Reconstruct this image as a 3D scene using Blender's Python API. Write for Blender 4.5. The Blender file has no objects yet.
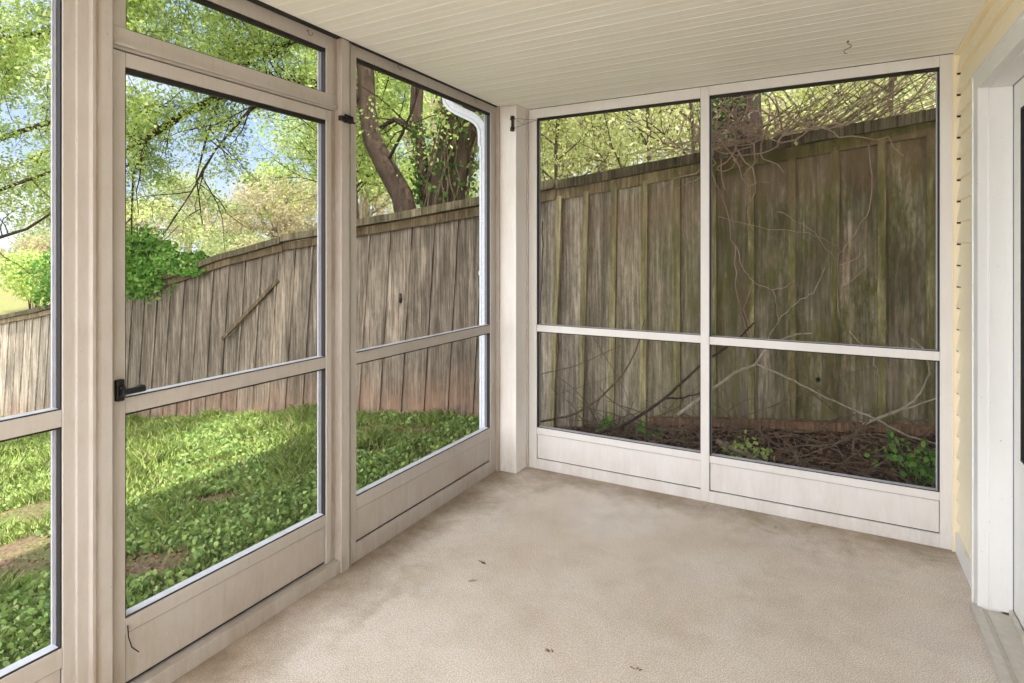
import bpy, math, random
import numpy as np
random.seed(7); RNG = np.random.default_rng(11)
SC = bpy.context.scene
COL = SC.collection
CAM_H = 1.45

# ------------------------------------------------------------------ helpers
def lin(r, g, b):
    f = lambda c: (c/255)/12.92 if c/255 <= .04045 else (((c/255)+.055)/1.055)**2.4
    return (f(r), f(g), f(b), 1.0)

def interp(x, tab):
    if x <= tab[0][0]: return tab[0][1]
    for (a, b), (c, d) in zip(tab, tab[1:]):
        if x <= c: return b+(d-b)*(x-a)/(c-a)
    return tab[-1][1]

class MB:
    """collects shapes in world metres and links them as one mesh"""
    def __init__(self): self.v = []; self.f = []
    def poly(self, pts, faces):
        o = len(self.v); self.v += [tuple(p) for p in pts]
        self.f += [tuple(i+o for i in f) for f in faces]; return self
    def box(self, x0, x1, y0, y1, z0, z1):
        x0, x1 = sorted((x0, x1)); y0, y1 = sorted((y0, y1)); z0, z1 = sorted((z0, z1))
        return self.poly([(x0,y0,z0),(x1,y0,z0),(x1,y1,z0),(x0,y1,z0),(x0,y0,z1),(x1,y0,z1),(x1,y1,z1),(x0,y1,z1)],
            [(0,3,2,1),(4,5,6,7),(0,1,5,4),(1,2,6,5),(2,3,7,6),(3,0,4,7)])
    def hexa(self, p):
        return self.poly(p, [(0,3,2,1),(4,5,6,7),(0,1,5,4),(1,2,6,5),(2,3,7,6),(3,0,4,7)])
    def tube(self, pts, rad, n=6, cap=True):
        P = np.array(pts, float); m = len(P)
        if m < 2: return self
        R = np.full(m, rad, float) if np.isscalar(rad) else np.array(rad, float)
        T = np.gradient(P, axis=0); T /= (np.linalg.norm(T, axis=1)[:, None]+1e-9)
        a = np.array([0,0,1.]) if abs(T[0][2]) < .9 else np.array([1.,0,0])
        u = np.cross(T[0], a); u /= np.linalg.norm(u)
        o = len(self.v); ang = np.arange(n)*2*math.pi/n
        for i in range(m):
            u = u-T[i]*np.dot(u, T[i]); nn = np.linalg.norm(u)
            if nn < 1e-6: u = np.cross(T[i], [1,.3,.2]); nn = np.linalg.norm(u)
            u /= nn; w = np.cross(T[i], u)
            for t in ang:
                self.v.append(tuple(P[i]+R[i]*(math.cos(t)*u+math.sin(t)*w)))
        for i in range(m-1):
            for k in range(n):
                a0 = o+i*n+k; a1 = o+i*n+(k+1) % n
                self.f.append((a0, a1, a1+n, a0+n))
        if cap:
            self.f.append(tuple(o+k for k in range(n))[::-1]); self.f.append(tuple(o+(m-1)*n+k for k in range(n)))
        return self
    def build(self, name, mat, parent=None, smooth=False, bevel=0):
        o = link_mesh(name, np.array(self.v, np.float32), self.f, mat, parent, smooth)
        if bevel:
            m = o.modifiers.new('bevel', 'BEVEL'); m.width = bevel; m.segments = 2; m.limit_method = 'ANGLE'
        return o

def world_loc(o):
    p = np.zeros(3)
    while o is not None: p += np.array(o.location); o = o.parent
    return p

def link_mesh(name, V, F, mat, parent=None, smooth=False):
    if parent is not None: V = V-world_loc(parent).astype(np.float32)
    me = bpy.data.meshes.new(name)
    if isinstance(F, np.ndarray):
        k = F.shape[1]; n = len(F)
        me.vertices.add(len(V)); me.vertices.foreach_set('co', V.astype(np.float32).ravel())
        me.loops.add(n*k); me.loops.foreach_set('vertex_index', F.astype(np.int32).ravel())
        me.polygons.add(n); me.polygons.foreach_set('loop_start', np.arange(0, n*k, k, dtype=np.int32))
        me.update(calc_edges=True)
    else:
        me.from_pydata([tuple(map(float, p)) for p in V], [], F); me.update()
    if smooth: me.polygons.foreach_set('use_smooth', [True]*len(me.polygons))
    if mat: me.materials.append(mat)
    o = bpy.data.objects.new(name, me); COL.objects.link(o)
    if parent is not None: o.parent = parent
    return o

def tag(o, label=None, cat=None, group=None, kind=None):
    if label: o['label'] = label
    if cat: o['category'] = cat
    if group: o['group'] = group
    if kind: o['kind'] = kind
    return o

def empty(name, loc, label=None, cat=None, group=None, kind=None):
    o = bpy.data.objects.new(name, None); COL.objects.link(o); o.location = loc; o.empty_display_size = .1
    return tag(o, label, cat, group, kind)

# ------------------------------------------------------------------ materials
def nt(name):
    m = bpy.data.materials.new(name); m.use_nodes = True; t = m.node_tree
    return m, t, t.nodes['Principled BSDF'], t.nodes, t.links
def spec(b, v): b.inputs['Specular IOR Level'].default_value = v
def noise(N, L, vec, scale, detail=4, rough=.6, dist=0):
    n = N.new('ShaderNodeTexNoise'); n.inputs['Scale'].default_value = scale
    n.inputs['Detail'].default_value = detail; n.inputs['Roughness'].default_value = rough; n.inputs['Distortion'].default_value = dist
    if vec is not None: L.new(vec, n.inputs['Vector'])
    return n.outputs['Fac']
def scaled(N, L, vec, s):
    m = N.new('ShaderNodeMapping'); m.inputs['Scale'].default_value = s; L.new(vec, m.inputs['Vector']); return m.outputs['Vector']
def ramp(N, L, fac, stops):
    r = N.new('ShaderNodeValToRGB'); e = r.color_ramp.elements
    while len(e) < len(stops): e.new(.5)
    for k, (p, c) in enumerate(stops):
        e[k].position = p; e[k].color = c if len(c) == 4 else (*c, 1)
    L.new(fac, r.inputs['Fac']); return r.outputs['Color']
def mix(N, L, fac, a, b, mode='MIX'):
    m = N.new('ShaderNodeMix'); m.data_type = 'RGBA'; m.blend_type = mode
    for sock, v in ((m.inputs['Factor'], fac), (m.inputs['A'], a), (m.inputs['B'], b)):
        if hasattr(v, 'links'): L.new(v, sock)
        else: sock.default_value = v
    # index by type: RGBA sockets are 6,7
    for idx, v in ((6, a), (7, b)):
        if hasattr(v, 'links'): L.new(v, m.inputs[idx])
        else: m.inputs[idx].default_value = v
    if hasattr(fac, 'links'): L.new(fac, m.inputs[0])
    else: m.inputs[0].default_value = fac
    return m.outputs[2]
def math_(N, L, op, a, b=None, clamp=False):
    m = N.new('ShaderNodeMath'); m.operation = op; m.use_clamp = clamp
    for i, v in enumerate((a, b)):
        if v is None: continue
        if hasattr(v, 'links'): L.new(v, m.inputs[i])
        else: m.inputs[i].default_value = v
    return m.outputs[0]
def maprange(N, L, v, a, b, c=0, d=1):
    m = N.new('ShaderNodeMapRange'); L.new(v, m.inputs[0])
    for i, x in enumerate((a, b, c, d)): m.inputs[i+1].default_value = x
    return m.outputs[0]
def bump(N, L, b, h, strength=.3, dist=.01):
    n = N.new('ShaderNodeBump'); n.inputs['Strength'].default_value = strength; n.inputs['Distance'].default_value = dist
    L.new(h, n.inputs['Height']); L.new(n.outputs['Normal'], b.inputs['Normal'])
def pos(N): return N.new('ShaderNodeNewGeometry').outputs['Position']
def W(v): return (v, v, v, 1)

def simple(name, col, rough=.5, metal=0, sp=.5):
    m, t, b, N, L = nt(name)
    g = noise(N, L, pos(N), 30, 3)
    L.new(mix(N, L, maprange(N, L, g, .3, .7), tuple(c*.85 for c in col[:3])+(1,), col), b.inputs['Base Color'])
    b.inputs['Roughness'].default_value = rough; b.inputs['Metallic'].default_value = metal; spec(b, sp); return m

def painted(name, col, dirt, amount=1.0):
    m, t, b, N, L = nt(name); p = pos(N)
    big = noise(N, L, p, 2.2, 5, .65); fine = noise(N, L, scaled(N, L, p, (40, 40, 6)), 1, 5, .75)
    specks = noise(N, L, p, 85, 3, .6)
    f = math_(N, L, 'MULTIPLY', maprange(N, L, big, .42, .75), .5*amount)
    f = math_(N, L, 'ADD', f, math_(N, L, 'MULTIPLY', maprange(N, L, fine, .5, .85), .5*amount), True)
    c = mix(N, L, f, col, dirt)
    sp = math_(N, L, 'MULTIPLY', maprange(N, L, specks, .71, .76), .55)
    c = mix(N, L, sp, c, lin(72, 58, 44))
    # rain splashed dirt low down and brown grime that has run down the joints beside the door posts
    q = N.new('ShaderNodeSeparateXYZ'); L.new(p, q.inputs[0]); gn = noise(N, L, scaled(N, L, p, (14, 14, 3)), 1, 5, .75)
    low = math_(N, L, 'MULTIPLY', maprange(N, L, q.outputs['Z'], .32, .0), maprange(N, L, gn, .38, .66))
    c = mix(N, L, math_(N, L, 'MULTIPLY', low, .5*amount), c, lin(150, 126, 98))
    for yj, wj in ((1.938, .022), (.944, .016), (3.366, .014), (1.001, .010)):
        a = math_(N, L, 'ABSOLUTE', math_(N, L, 'SUBTRACT', q.outputs['Y'], yj)); a = maprange(N, L, a, wj, wj*.2)
        a = math_(N, L, 'MULTIPLY', a, maprange(N, L, gn, .3, .6)); a = math_(N, L, 'MULTIPLY', a, maprange(N, L, q.outputs['X'], -1.80, -1.85))
        c = mix(N, L, math_(N, L, 'MULTIPLY', a, .6*amount), c, lin(138, 112, 82))
    L.new(c, b.inputs['Base Color']); b.inputs['Roughness'].default_value = .45; spec(b, .35)
    bump(N, L, b, fine, .06, .002); return m

M = {}
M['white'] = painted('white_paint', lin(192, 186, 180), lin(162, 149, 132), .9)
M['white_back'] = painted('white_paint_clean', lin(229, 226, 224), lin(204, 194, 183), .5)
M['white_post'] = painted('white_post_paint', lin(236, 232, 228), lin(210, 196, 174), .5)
M['white_trim'] = painted('casing_paint', lin(236, 236, 234), lin(212, 208, 200), .3)
M['siding'] = painted('cream_vinyl', lin(255, 244, 216), lin(244, 226, 188), .35)
M['black'] = simple('black_gasket_and_shade', lin(30, 27, 26), .6)
M['iron'] = simple('black_iron', lin(24, 22, 22), .45)
M['alu'] = simple('aluminium_track', lin(206, 208, 216), .45, 0)
M['alu_side'] = simple('dull_track', lin(128, 128, 138), .5)
M['alu_dark'] = simple('dull_threshold_metal', lin(206, 200, 190), .5, .1)
M['spout'] = simple('white_gutter_metal', lin(232, 236, 246), .45)
M['rust'] = simple('rusty_wire', lin(110, 92, 76), .6, .3)

def m_ceiling():
    m, t, b, N, L = nt('vinyl_soffit'); p = pos(N)
    g = noise(N, L, scaled(N, L, p, (.5, 9, 1)), 1.6, 5, .6)
    h = noise(N, L, p, 1.1, 3)
    c = mix(N, L, maprange(N, L, g, .35, .7), lin(253, 252, 248), lin(246, 243, 236))
    c = mix(N, L, math_(N, L, 'MULTIPLY', maprange(N, L, h, .4, .7), .5), c, lin(244, 242, 230))
    L.new(c, b.inputs['Base Color']); b.inputs['Roughness'].default_value = .5; spec(b, .3); return m
M['ceiling'] = m_ceiling()

def m_floor():
    m, t, b, N, L = nt('porch_concrete'); p = pos(N)
    n1 = noise(N, L, p, 1.3, 5, .6, .6); n2 = noise(N, L, p, 5, 6, .7); n3 = noise(N, L, p, 210, 2, .7)
    c = mix(N, L, maprange(N, L, n1, .35, .65), lin(246, 237, 228), lin(234, 218, 202))
    c = mix(N, L, math_(N, L, 'MULTIPLY', maprange(N, L, n2, .45, .8), .6), c, lin(206, 190, 172))
    n5 = noise(N, L, p, 2.1, 3, .5)
    c = mix(N, L, math_(N, L, 'MULTIPLY', maprange(N, L, n5, .55, .75), .5), c, lin(228, 217, 213))
    sp = maprange(N, L, n3, .42, .60)
    c = mix(N, L, sp, mix(N, L, 1.0, c, W(.60), 'MULTIPLY'), c)
    # damp grime along the two screened walls and patches of algae
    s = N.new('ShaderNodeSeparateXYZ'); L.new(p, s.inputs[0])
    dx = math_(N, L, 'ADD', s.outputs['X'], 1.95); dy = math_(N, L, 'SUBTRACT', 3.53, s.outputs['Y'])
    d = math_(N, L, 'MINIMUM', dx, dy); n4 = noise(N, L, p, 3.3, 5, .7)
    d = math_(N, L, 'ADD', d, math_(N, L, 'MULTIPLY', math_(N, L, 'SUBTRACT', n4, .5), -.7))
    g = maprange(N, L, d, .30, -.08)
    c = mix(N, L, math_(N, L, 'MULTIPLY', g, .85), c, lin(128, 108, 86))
    n6 = noise(N, L, p, 3.9, 6, .7, 1)
    ga = math_(N, L, 'MULTIPLY', maprange(N, L, d, .5, .1), maprange(N, L, n6, .5, .7))
    c = mix(N, L, math_(N, L, 'MULTIPLY', ga, .55), c, lin(136, 124, 82))
    spot = noise(N, L, p, 9, 2, .4)
    c = mix(N, L, math_(N, L, 'MULTIPLY', maprange(N, L, spot, .755, .8), .6), c, lin(100, 84, 70))
    L.new(c, b.inputs['Base Color']); b.inputs['Roughness'].default_value = .85; spec(b, .2)
    bump(N, L, b, n3, .12, .002); return m
M['floor'] = m_floor()

def m_wood(name, base, dark, moss=True, sc=1.0):
    m, t, b, N, L = nt(name); p = pos(N)
    oi = N.new('ShaderNodeObjectInfo').outputs['Random']
    add = N.new('ShaderNodeVectorMath'); add.operation = 'ADD'; L.new(p, add.inputs[0])
    comb = N.new('ShaderNodeCombineXYZ'); L.new(math_(N, L, 'MULTIPLY', oi, 37.0), comb.inputs[2]); L.new(comb.outputs[0], add.inputs[1])
    v = add.outputs[0]
    grain = noise(N, L, scaled(N, L, v, (55, 55, 2.2)), 1, 8, .72, .4)
    streak = noise(N, L, scaled(N, L, v, (11, 11, 1.2)), 1, 5, .65)
    c = mix(N, L, maprange(N, L, streak, .34, .66), dark, base)
    c = mix(N, L, math_(N, L, 'MULTIPLY', maprange(N, L, grain, .60, .40), .75), c, tuple(x*.4 for x in dark[:3])+(1,))
    hue = mix(N, L, oi, W(.86), W(1.22)); c = mix(N, L, 1.0, c, hue, 'MULTIPLY')
    s = N.new('ShaderNodeSeparateXYZ'); L.new(p, s.inputs[0])
    mot = noise(N, L, scaled(N, L, v, (30, 30, 9)), 1, 6, .85)
    c = mix(N, L, maprange(N, L, mot, .36, .66), mix(N, L, 1.0, c, W(.68), 'MULTIPLY'), mix(N, L, 1.0, c, W(1.18), 'MULTIPLY'))
    if moss:  # the long left run is multiplied darker and greyer than the boards by the porch
        left_dark = math_(N, L, 'MULTIPLY', maprange(N, L, s.outputs['X'], -2.1, -2.7), maprange(N, L, s.outputs['X'], -10.5, -8.5))
        c = mix(N, L, left_dark, mix(N, L, 1.0, c, W(1.22), 'MULTIPLY'), mix(N, L, 1.0, c, (.60, .57, .56, 1), 'MULTIPLY'))
    if moss:
        low = noise(N, L, v, 4, 4)
        # reddish bare wood near the bottom of the left run
        rb = math_(N, L, 'MULTIPLY', maprange(N, L, s.outputs['X'], -1.9, -2.9), maprange(N, L, math_(N, L, 'ADD', s.outputs['Z'], math_(N, L, 'MULTIPLY', s.outputs['X'], -.16)), 1.0, .55))
        rb = math_(N, L, 'MULTIPLY', rb, maprange(N, L, low, .3, .6))
        c = mix(N, L, math_(N, L, 'MULTIPLY', rb, .6), c, lin(158, 122, 98))
        mo = noise(N, L, scaled(N, L, v, (3.4, 3.4, 1.0)), 1, 5, .7); mf = noise(N, L, scaled(N, L, v, (26, 26, 7)), 1, 5, .8)
        a = math_(N, L, 'MULTIPLY', maprange(N, L, s.outputs['X'], -1.7, -.6), maprange(N, L, mo, .3, .52))
        a = math_(N, L, 'MULTIPLY', a, maprange(N, L, mf, .28, .6))
        c = mix(N, L, math_(N, L, 'MULTIPLY', a, .92), c, lin(100, 102, 46))
        # black damp staining on the far right boards
        dk = math_(N, L, 'MULTIPLY', maprange(N, L, s.outputs['X'], -1.1, -.2), maprange(N, L, noise(N, L, scaled(N, L, v, (6, 6, 1.3)), 1, 6, .75), .38, .62))
        c = mix(N, L, math_(N, L, 'MULTIPLY', dk, .62), c, lin(50, 44, 30))
    if moss:
        tz = math_(N, L, 'ADD', s.outputs['Z'], math_(N, L, 'MULTIPLY', s.outputs['X'], -.185))
        tb = math_(N, L, 'MULTIPLY', maprange(N, L, tz, 1.72, 1.98), maprange(N, L, s.outputs['X'], -2.2, -1.2))
        tb = math_(N, L, 'MULTIPLY', tb, maprange(N, L, tz, 2.09, 2.07))
        c = mix(N, L, math_(N, L, 'MULTIPLY', tb, .35), c, lin(150, 122, 102))
        bw = math_(N, L, 'MULTIPLY', maprange(N, L, s.outputs['X'], -1.4, -.6), maprange(N, L, noise(N, L, scaled(N, L, v, (9, 9, 2.6)), 1, 5, .75), .52, .68))
        c = mix(N, L, math_(N, L, 'MULTIPLY', bw, .38), c, lin(138, 106, 78))
    L.new(c, b.inputs['Base Color']); b.inputs['Roughness'].default_value = .9; spec(b, .12)
    bump(N, L, b, grain, .6, .006); return m
M['fence'] = m_wood('weathered_fence_wood', lin(200, 187, 168), lin(128, 118, 104))
M['batten'] = m_wood('batten_wood', lin(196, 186, 146), lin(140, 130, 96))
M['fence_rail'] = m_wood('fence_rail_wood', lin(160, 142, 112), lin(112, 98, 72))
M['kick'] = m_wood('bottom_board_wood', lin(160, 126, 98), lin(118, 92, 70), False)
M['cap'] = m_wood('fence_cap_wood', lin(132, 122, 98), lin(78, 70, 54), False)

def m_bark(name, a, b_):
    m, t, b, N, L = nt(name); p = pos(N)
    n = noise(N, L, scaled(N, L, p, (34, 34, 5)), 1, 6, .8, .3)
    L.new(ramp(N, L, n, [(.3, b_), (.65, a)]), b.inputs['Base Color']); b.inputs['Roughness'].default_value = .95; spec(b, .1)
    bump(N, L, b, n, .8, .03); return m
M['bark'] = m_bark('tree_bark', lin(98, 83, 72), lin(48, 40, 34))
M['bark_dark'] = m_bark('dark_bark', lin(86, 72, 64), lin(44, 37, 33))
M['bark_pale'] = m_bark('pale_bark', lin(170, 156, 134), lin(110, 98, 80))
M['twig'] = m_bark('dead_twig', lin(140, 122, 100), lin(84, 70, 56))
M['twig_pale'] = m_bark('bleached_branch', lin(196, 188, 168), lin(128, 116, 96))
M['vine'] = m_bark('pinkish_vine', lin(196, 170, 148), lin(134, 110, 94))

def m_leaf(name, cols, trans=.45):
    m, t, b, N, L = nt(name)
    r = N.new('ShaderNodeNewGeometry').outputs['Random Per Island']
    c = ramp(N, L, r, [(i/(len(cols)-1), k) for i, k in enumerate(cols)])
    L.new(c, b.inputs['Base Color']); b.inputs['Roughness'].default_value = .6; spec(b, .25)
    tr = N.new('ShaderNodeBsdfTranslucent'); L.new(c, tr.inputs['Color'])
    ms = N.new('ShaderNodeMixShader'); ms.inputs[0].default_value = trans
    L.new(b.outputs[0], ms.inputs[1]); L.new(tr.outputs[0], ms.inputs[2]); L.new(ms.outputs[0], N['Material Output'].inputs['Surface'])
    return m
M['leaf_yellow'] = m_leaf('yellow_green_leaf', [lin(206, 212, 134), lin(182, 194, 110), lin(230, 224, 182), lin(156, 172, 96)])
M['leaf_mid'] = m_leaf('fresh_green_leaf', [lin(172, 196, 100), lin(200, 214, 124), lin(136, 170, 76), lin(216, 222, 156)])
M['leaf_bright'] = m_leaf('bright_shrub_leaf', [lin(98, 156, 58), lin(138, 184, 80), lin(58, 108, 42), lin(170, 202, 108)])
M['leaf_far'] = m_leaf('hazy_far_leaf', [lin(160, 176, 114), lin(178, 186, 130), lin(142, 162, 94), lin(190, 184, 148)])
M['leaf_tan'] = m_leaf('budding_tan_leaf', [lin(184, 168, 132), lin(168, 166, 106), lin(194, 180, 152), lin(152, 146, 98)])
M['leaf_ivy'] = m_leaf('ivy_leaf', [lin(70, 112, 46), lin(110, 146, 62), lin(48, 84, 36), lin(150, 176, 84)])
M['grass'] = m_leaf('grass_blade', [lin(150, 172, 86), lin(174, 192, 104), lin(120, 148, 70), lin(202, 202, 144)], .35)
M['weed'] = m_leaf('lawn_weed_leaf', [lin(124, 156, 84), lin(156, 182, 98), lin(94, 128, 74), lin(184, 198, 126)], .3)
M['moss_fluff'] = m_leaf('dry_leaf', [lin(120, 84, 58), lin(86, 60, 44), lin(148, 116, 84), lin(66, 48, 38)], .1)

def m_ground():
    m, t, b, N, L = nt('yard_soil'); p = pos(N)
    n1 = noise(N, L, p, 2.0, 5, .65); n2 = noise(N, L, p, 45, 4, .8); n3 = noise(N, L, p, .7, 4, .6)
    dirt = ramp(N, L, n2, [(.3, lin(70, 54, 44)), (.55, lin(122, 102, 84)), (.75, lin(170, 150, 126))])
    green = ramp(N, L, n2, [(.3, lin(62, 88, 36)), (.7, lin(120, 146, 66))])
    c = mix(N, L, maprange(N, L, n1, .42, .70), dirt, green)
    s = N.new('ShaderNodeSeparateXYZ'); L.new(p, s.inputs[0])
    # dark mulch in the narrow bed behind the porch
    bed = math_(N, L, 'MULTIPLY', maprange(N, L, s.outputs['X'], -2.0, -1.6), maprange(N, L, s.outputs['Y'], 4.6, 4.2))
    mul = ramp(N, L, n2, [(.3, lin(40, 30, 26)), (.7, lin(98, 76, 64))])
    c = mix(N, L, bed, c, mul)
    far = math_(N, L, 'MULTIPLY', maprange(N, L, s.outputs['Y'], 5.0, 6.5), maprange(N, L, n2, .35, .55))
    c = mix(N, L, math_(N, L, 'MULTIPLY', far, .6), c, lin(138, 142, 84))
    L.new(c, b.inputs['Base Color']); b.inputs['Roughness'].default_value = .95; spec(b, .08)
    bump(N, L, b, n2, .7, .02); return m
M['ground'] = m_ground()

def m_screen():
    m, t, b, N, L = nt('insect_screen')
    b.inputs['Base Color'].default_value = lin(92, 90, 88); b.inputs['Roughness'].default_value = .7
    tr = N.new('ShaderNodeBsdfTransparent'); ms = N.new('ShaderNodeMixShader'); ms.inputs[0].default_value = .045
    L.new(tr.outputs[0], ms.inputs[1]); L.new(b.outputs[0], ms.inputs[2]); L.new(ms.outputs[0], N['Material Output'].inputs['Surface']); return m
M['screen'] = m_screen()
def m_glass():
    m, t, b, N, L = nt('dark_door_glass')
    b.inputs['Base Color'].default_value = lin(30, 32, 34); b.inputs['Roughness'].default_value = .05; return m
M['glass'] = m_glass()

# ------------------------------------------------------------------ terrain functions
FENCE_BASE = [(-30, -3.2), (-16, -2.0), (-12, -1.45), (-8.5, -.88), (-6.3, -.48), (-4.5, -.17), (-4.04, -.097), (-2.9, .03), (-2, .08), (-1.1, .235), (-.71, .28), (.54, .41), (3, .7)]
FENCE_TOP = [(-30, -1.6), (-16, -.1), (-13, .34), (-11.3, .566), (-7.03, 1.259), (-6.3, 1.434), (-5.12, 1.625), (-4.45, 1.688), (-4.04, 1.757), (-3.23, 1.833), (-2.56, 1.905), (-2.01, 1.991), (-.785, 2.137), (.53, 2.281), (3, 2.56)]
def fy(x): return 4.13 if x > -2 else 4.13-.055*(x+2)
def sm(t): t = min(1, max(0, t)); return t*t*(3-2*t)
def gz(x, y):
    F = interp(x, FENCE_BASE); Y = fy(x)
    if y > Y:
        return F+sm((y-Y)/7.0)*(.25-F)
    yard = F-.05*(Y-y)
    bed = -.2+sm((y-3.45)/.2)*(.27+.9*min(0, (F-.28)))+sm((y-3.62)/.5)*(F-.07-.9*min(0, F-.28))
    bed = min(bed, F) if y > 3.5 else -.2
    w = sm((x+2.75)/.6)
    return yard*(1-w)+bed*w

# ground
xs = list(np.arange(-60, -16, 2.0))+list(np.arange(-16, 2.01, .15))+list(np.arange(3, 60, 3.0))
ys = list(np.arange(-40, -3, 3.0))+list(np.arange(-3, 9.01, .12))+list(np.arange(10, 80, 3.0))
V = []; F = []
for y in ys:
    for x in xs:
        z = gz(x, y)
        if -16 < x < 2 and -3 < y < 9 and not (-2.2 < x and y < 3.6):
            z += .018*math.sin(x*5.1+y*2.3)*math.sin(y*4.3-x*1.7)+.012*math.sin(x*11+2)*math.sin(y*13+1)
        V.append((x, y, z))
nx = len(xs)
for j in range(len(ys)-1):
    for i in range(nx-1):
        a = j*nx+i; F.append((a, a+1, a+nx+1, a+nx))
g = link_mesh('ground', np.array(V, np.float32), F, M['ground'], smooth=True); tag(g, 'sloping yard soil around the porch', kind='structure')

# ------------------------------------------------------------------ porch shell
XL, YB, XR, ZC = -1.9435, 3.5326, .535, 2.43
HH = 7.0   # height of the house wall, set for the shade it casts
tag(MB().box(-2.0, XR+.06, -6.0, YB+.04, -.35, 0).build('floor', M['floor']), 'beige concrete porch floor with dirt stains', kind='structure')  # slab runs on unseen behind the camera to bounce sunlight inside

# ceiling: V-grooved soffit boards running left to right
mb = MB(); p = .1016; y = YB-.0
prof = []
yy = -.35
while yy < YB+.05:
    prof += [(yy, ZC), (yy+.047, ZC+.0004), (yy+.050, ZC+.0012), (yy+.053, ZC+.0004), (yy+p-.008, ZC), (yy+p-.004, ZC+.0024)]; yy += p
off = (YB-.012)-yy; 
pts = []
for (a, z) in prof: pts += [(-2.0, a, z), (XR+.02, a, z)]
mb.poly(pts, [(2*i, 2*i+2, 2*i+3, 2*i+1) for i in range(len(prof)-1)])
mb.box(-2.0, XR+.02, -.35, YB+.05, ZC+.03, ZC+.10)
tag(mb.build('ceiling', M['ceiling']), 'cream grooved soffit ceiling of the porch', kind='structure')
# roof edge over the screens with its overhang
mb = MB().box(-2.5, -2.0, -.35, YB+.35, 2.67, 2.74); mb.box(-2.0, XR, -.35, YB+.35, 2.55, 2.68)
mb.box(-2.06, -2.0, -.35, YB+.06, 2.44, 2.67); mb.box(-2.06, XR, YB+.03, YB+.07, 2.44, 2.6)
tag(mb.build('trim_2', M['white_back']), 'white eave boards over the screened walls', kind='structure')

# generic wall section builder: u runs along the wall, w outwards
def LB(x0): return lambda mb, u0, u1, w0, w1, z0, z1: mb.box(x0-w0, x0-w1, u0, u1, z0, z1)
def BB(y0): return lambda mb, u0, u1, w0, w1, z0, z1: mb.box(u0, u1, y0+w0, y0+w1, z0, z1)

def ring(bx, mb, u0, u1, z0, z1, w0, w1, t):
    bx(mb, u0, u0+t, w0, w1, z0, z1); bx(mb, u1-t, u1, w0, w1, z0, z1)
    bx(mb, u0+t, u1-t, w0, w1, z0, z0+t); bx(mb, u0+t, u1-t, w0, w1, z1-t, z1)

def opening(bx, root, u0, u1, z0, z1, head=.016):
    g = MB(); bx(g, u0, u0+.004, .006, .026, z0, z1); bx(g, u1-.004, u1, .006, .026, z0, z1); bx(g, u0+.004, u1-.004, .006, .026, z1-.004, z1); bx(g, u0+.004, u1-.004, .005, .011, z0-.001, z0+.003); g.build('gasket', M['black'], root)
    a = MB(); ua, ub, za, zb = u0+.0005, u1-.0005, z0+.0005, z1-.0005
    bx(a, ua, ua+.007, .026, .046, za, zb); bx(a, ub-.006, ub, .026, .046, za, zb); bx(a, ua+.007, ub-.006, .026, .046, zb-.006, zb)
    a.build('screen_frame', M['alu_side'], root, bevel=.001)
    a = MB(); bx(a, ua+.007, ub-.006, .011, .044, za, za+.003); bx(a, ub-.0095, ub-.006, .040, .046, za, zb); a.build('screen_track', M['alu'], root)
    h = MB(); bx(h, ua+.004, ub-.004, .008, .0255, zb-head, zb-.0035); h.build('head_seal_shade', M['black'], root)  # black bar: gasket plus painted shade under the head
    s = MB(); bx(s, u0+.012, u1-.012, .0355, .0363, z0+.012, z1-.012); s.build('screen', M['screen'], root)

def section(root, bx, mat, u0, u1, zb, ztop, st0, st1, z_kick0, z_kick1, z_sill, mids, z_glass_top, d=.046, base=True):
    """stiles st0/st1 wide; kick panel; rails; two or one screen panes"""
    def part(name, *bs, m=mat, bv=.0018):
        mb = MB()
        for b_ in bs: bx(mb, *b_)
        return mb.build(name, m, root, bevel=bv)
    part('stile', (u0, u0+st0, 0, d, zb, ztop)); part('stile', (u1-st1, u1, 0, d, zb, ztop))
    a, b = u0+st0+.0005, u1-st1-.0005
    part('top_rail', (a, b, 0, d, z_glass_top, ztop))
    part('sill_rail', (a, b, .001, d, z_kick1, z_sill))
    part('kick_panel', (a+.003, b-.002, .008, d-.006, z_kick0+(.008 if mat is M['white'] else .005), z_kick1-.004))
    part('kick_gap_shade', (a, b, .012, d-.01, z_kick0, z_kick1), m=M['black'], bv=0)  # black backing paints the shade in the gaps around the kick panel
    if base: part('bottom_rail', (a, b, .0, d, zb, z_kick0))
    z = z_sill
    for (m0, m1) in mids:
        opening(bx, root, a, b, z, m0, .0055); part('middle_rail', (a, b, .003, .03, m0, m1)); z = m1
    opening(bx, root, a, b, z, z_glass_top)

# left wall ------------------------------------------------------
r = empty('window_1', (-1.975, .4, 0), 'leftmost screened panel nearest the camera', kind='structure')
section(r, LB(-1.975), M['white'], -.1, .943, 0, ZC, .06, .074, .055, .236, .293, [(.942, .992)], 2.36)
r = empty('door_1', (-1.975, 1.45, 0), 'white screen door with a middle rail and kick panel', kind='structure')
section(r, LB(-1.975), M['white'], 1.0, 1.918, .062, 2.093, .042, .030, .066, .236, .283, [(.938, .988)], 2.047, base=False)
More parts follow.
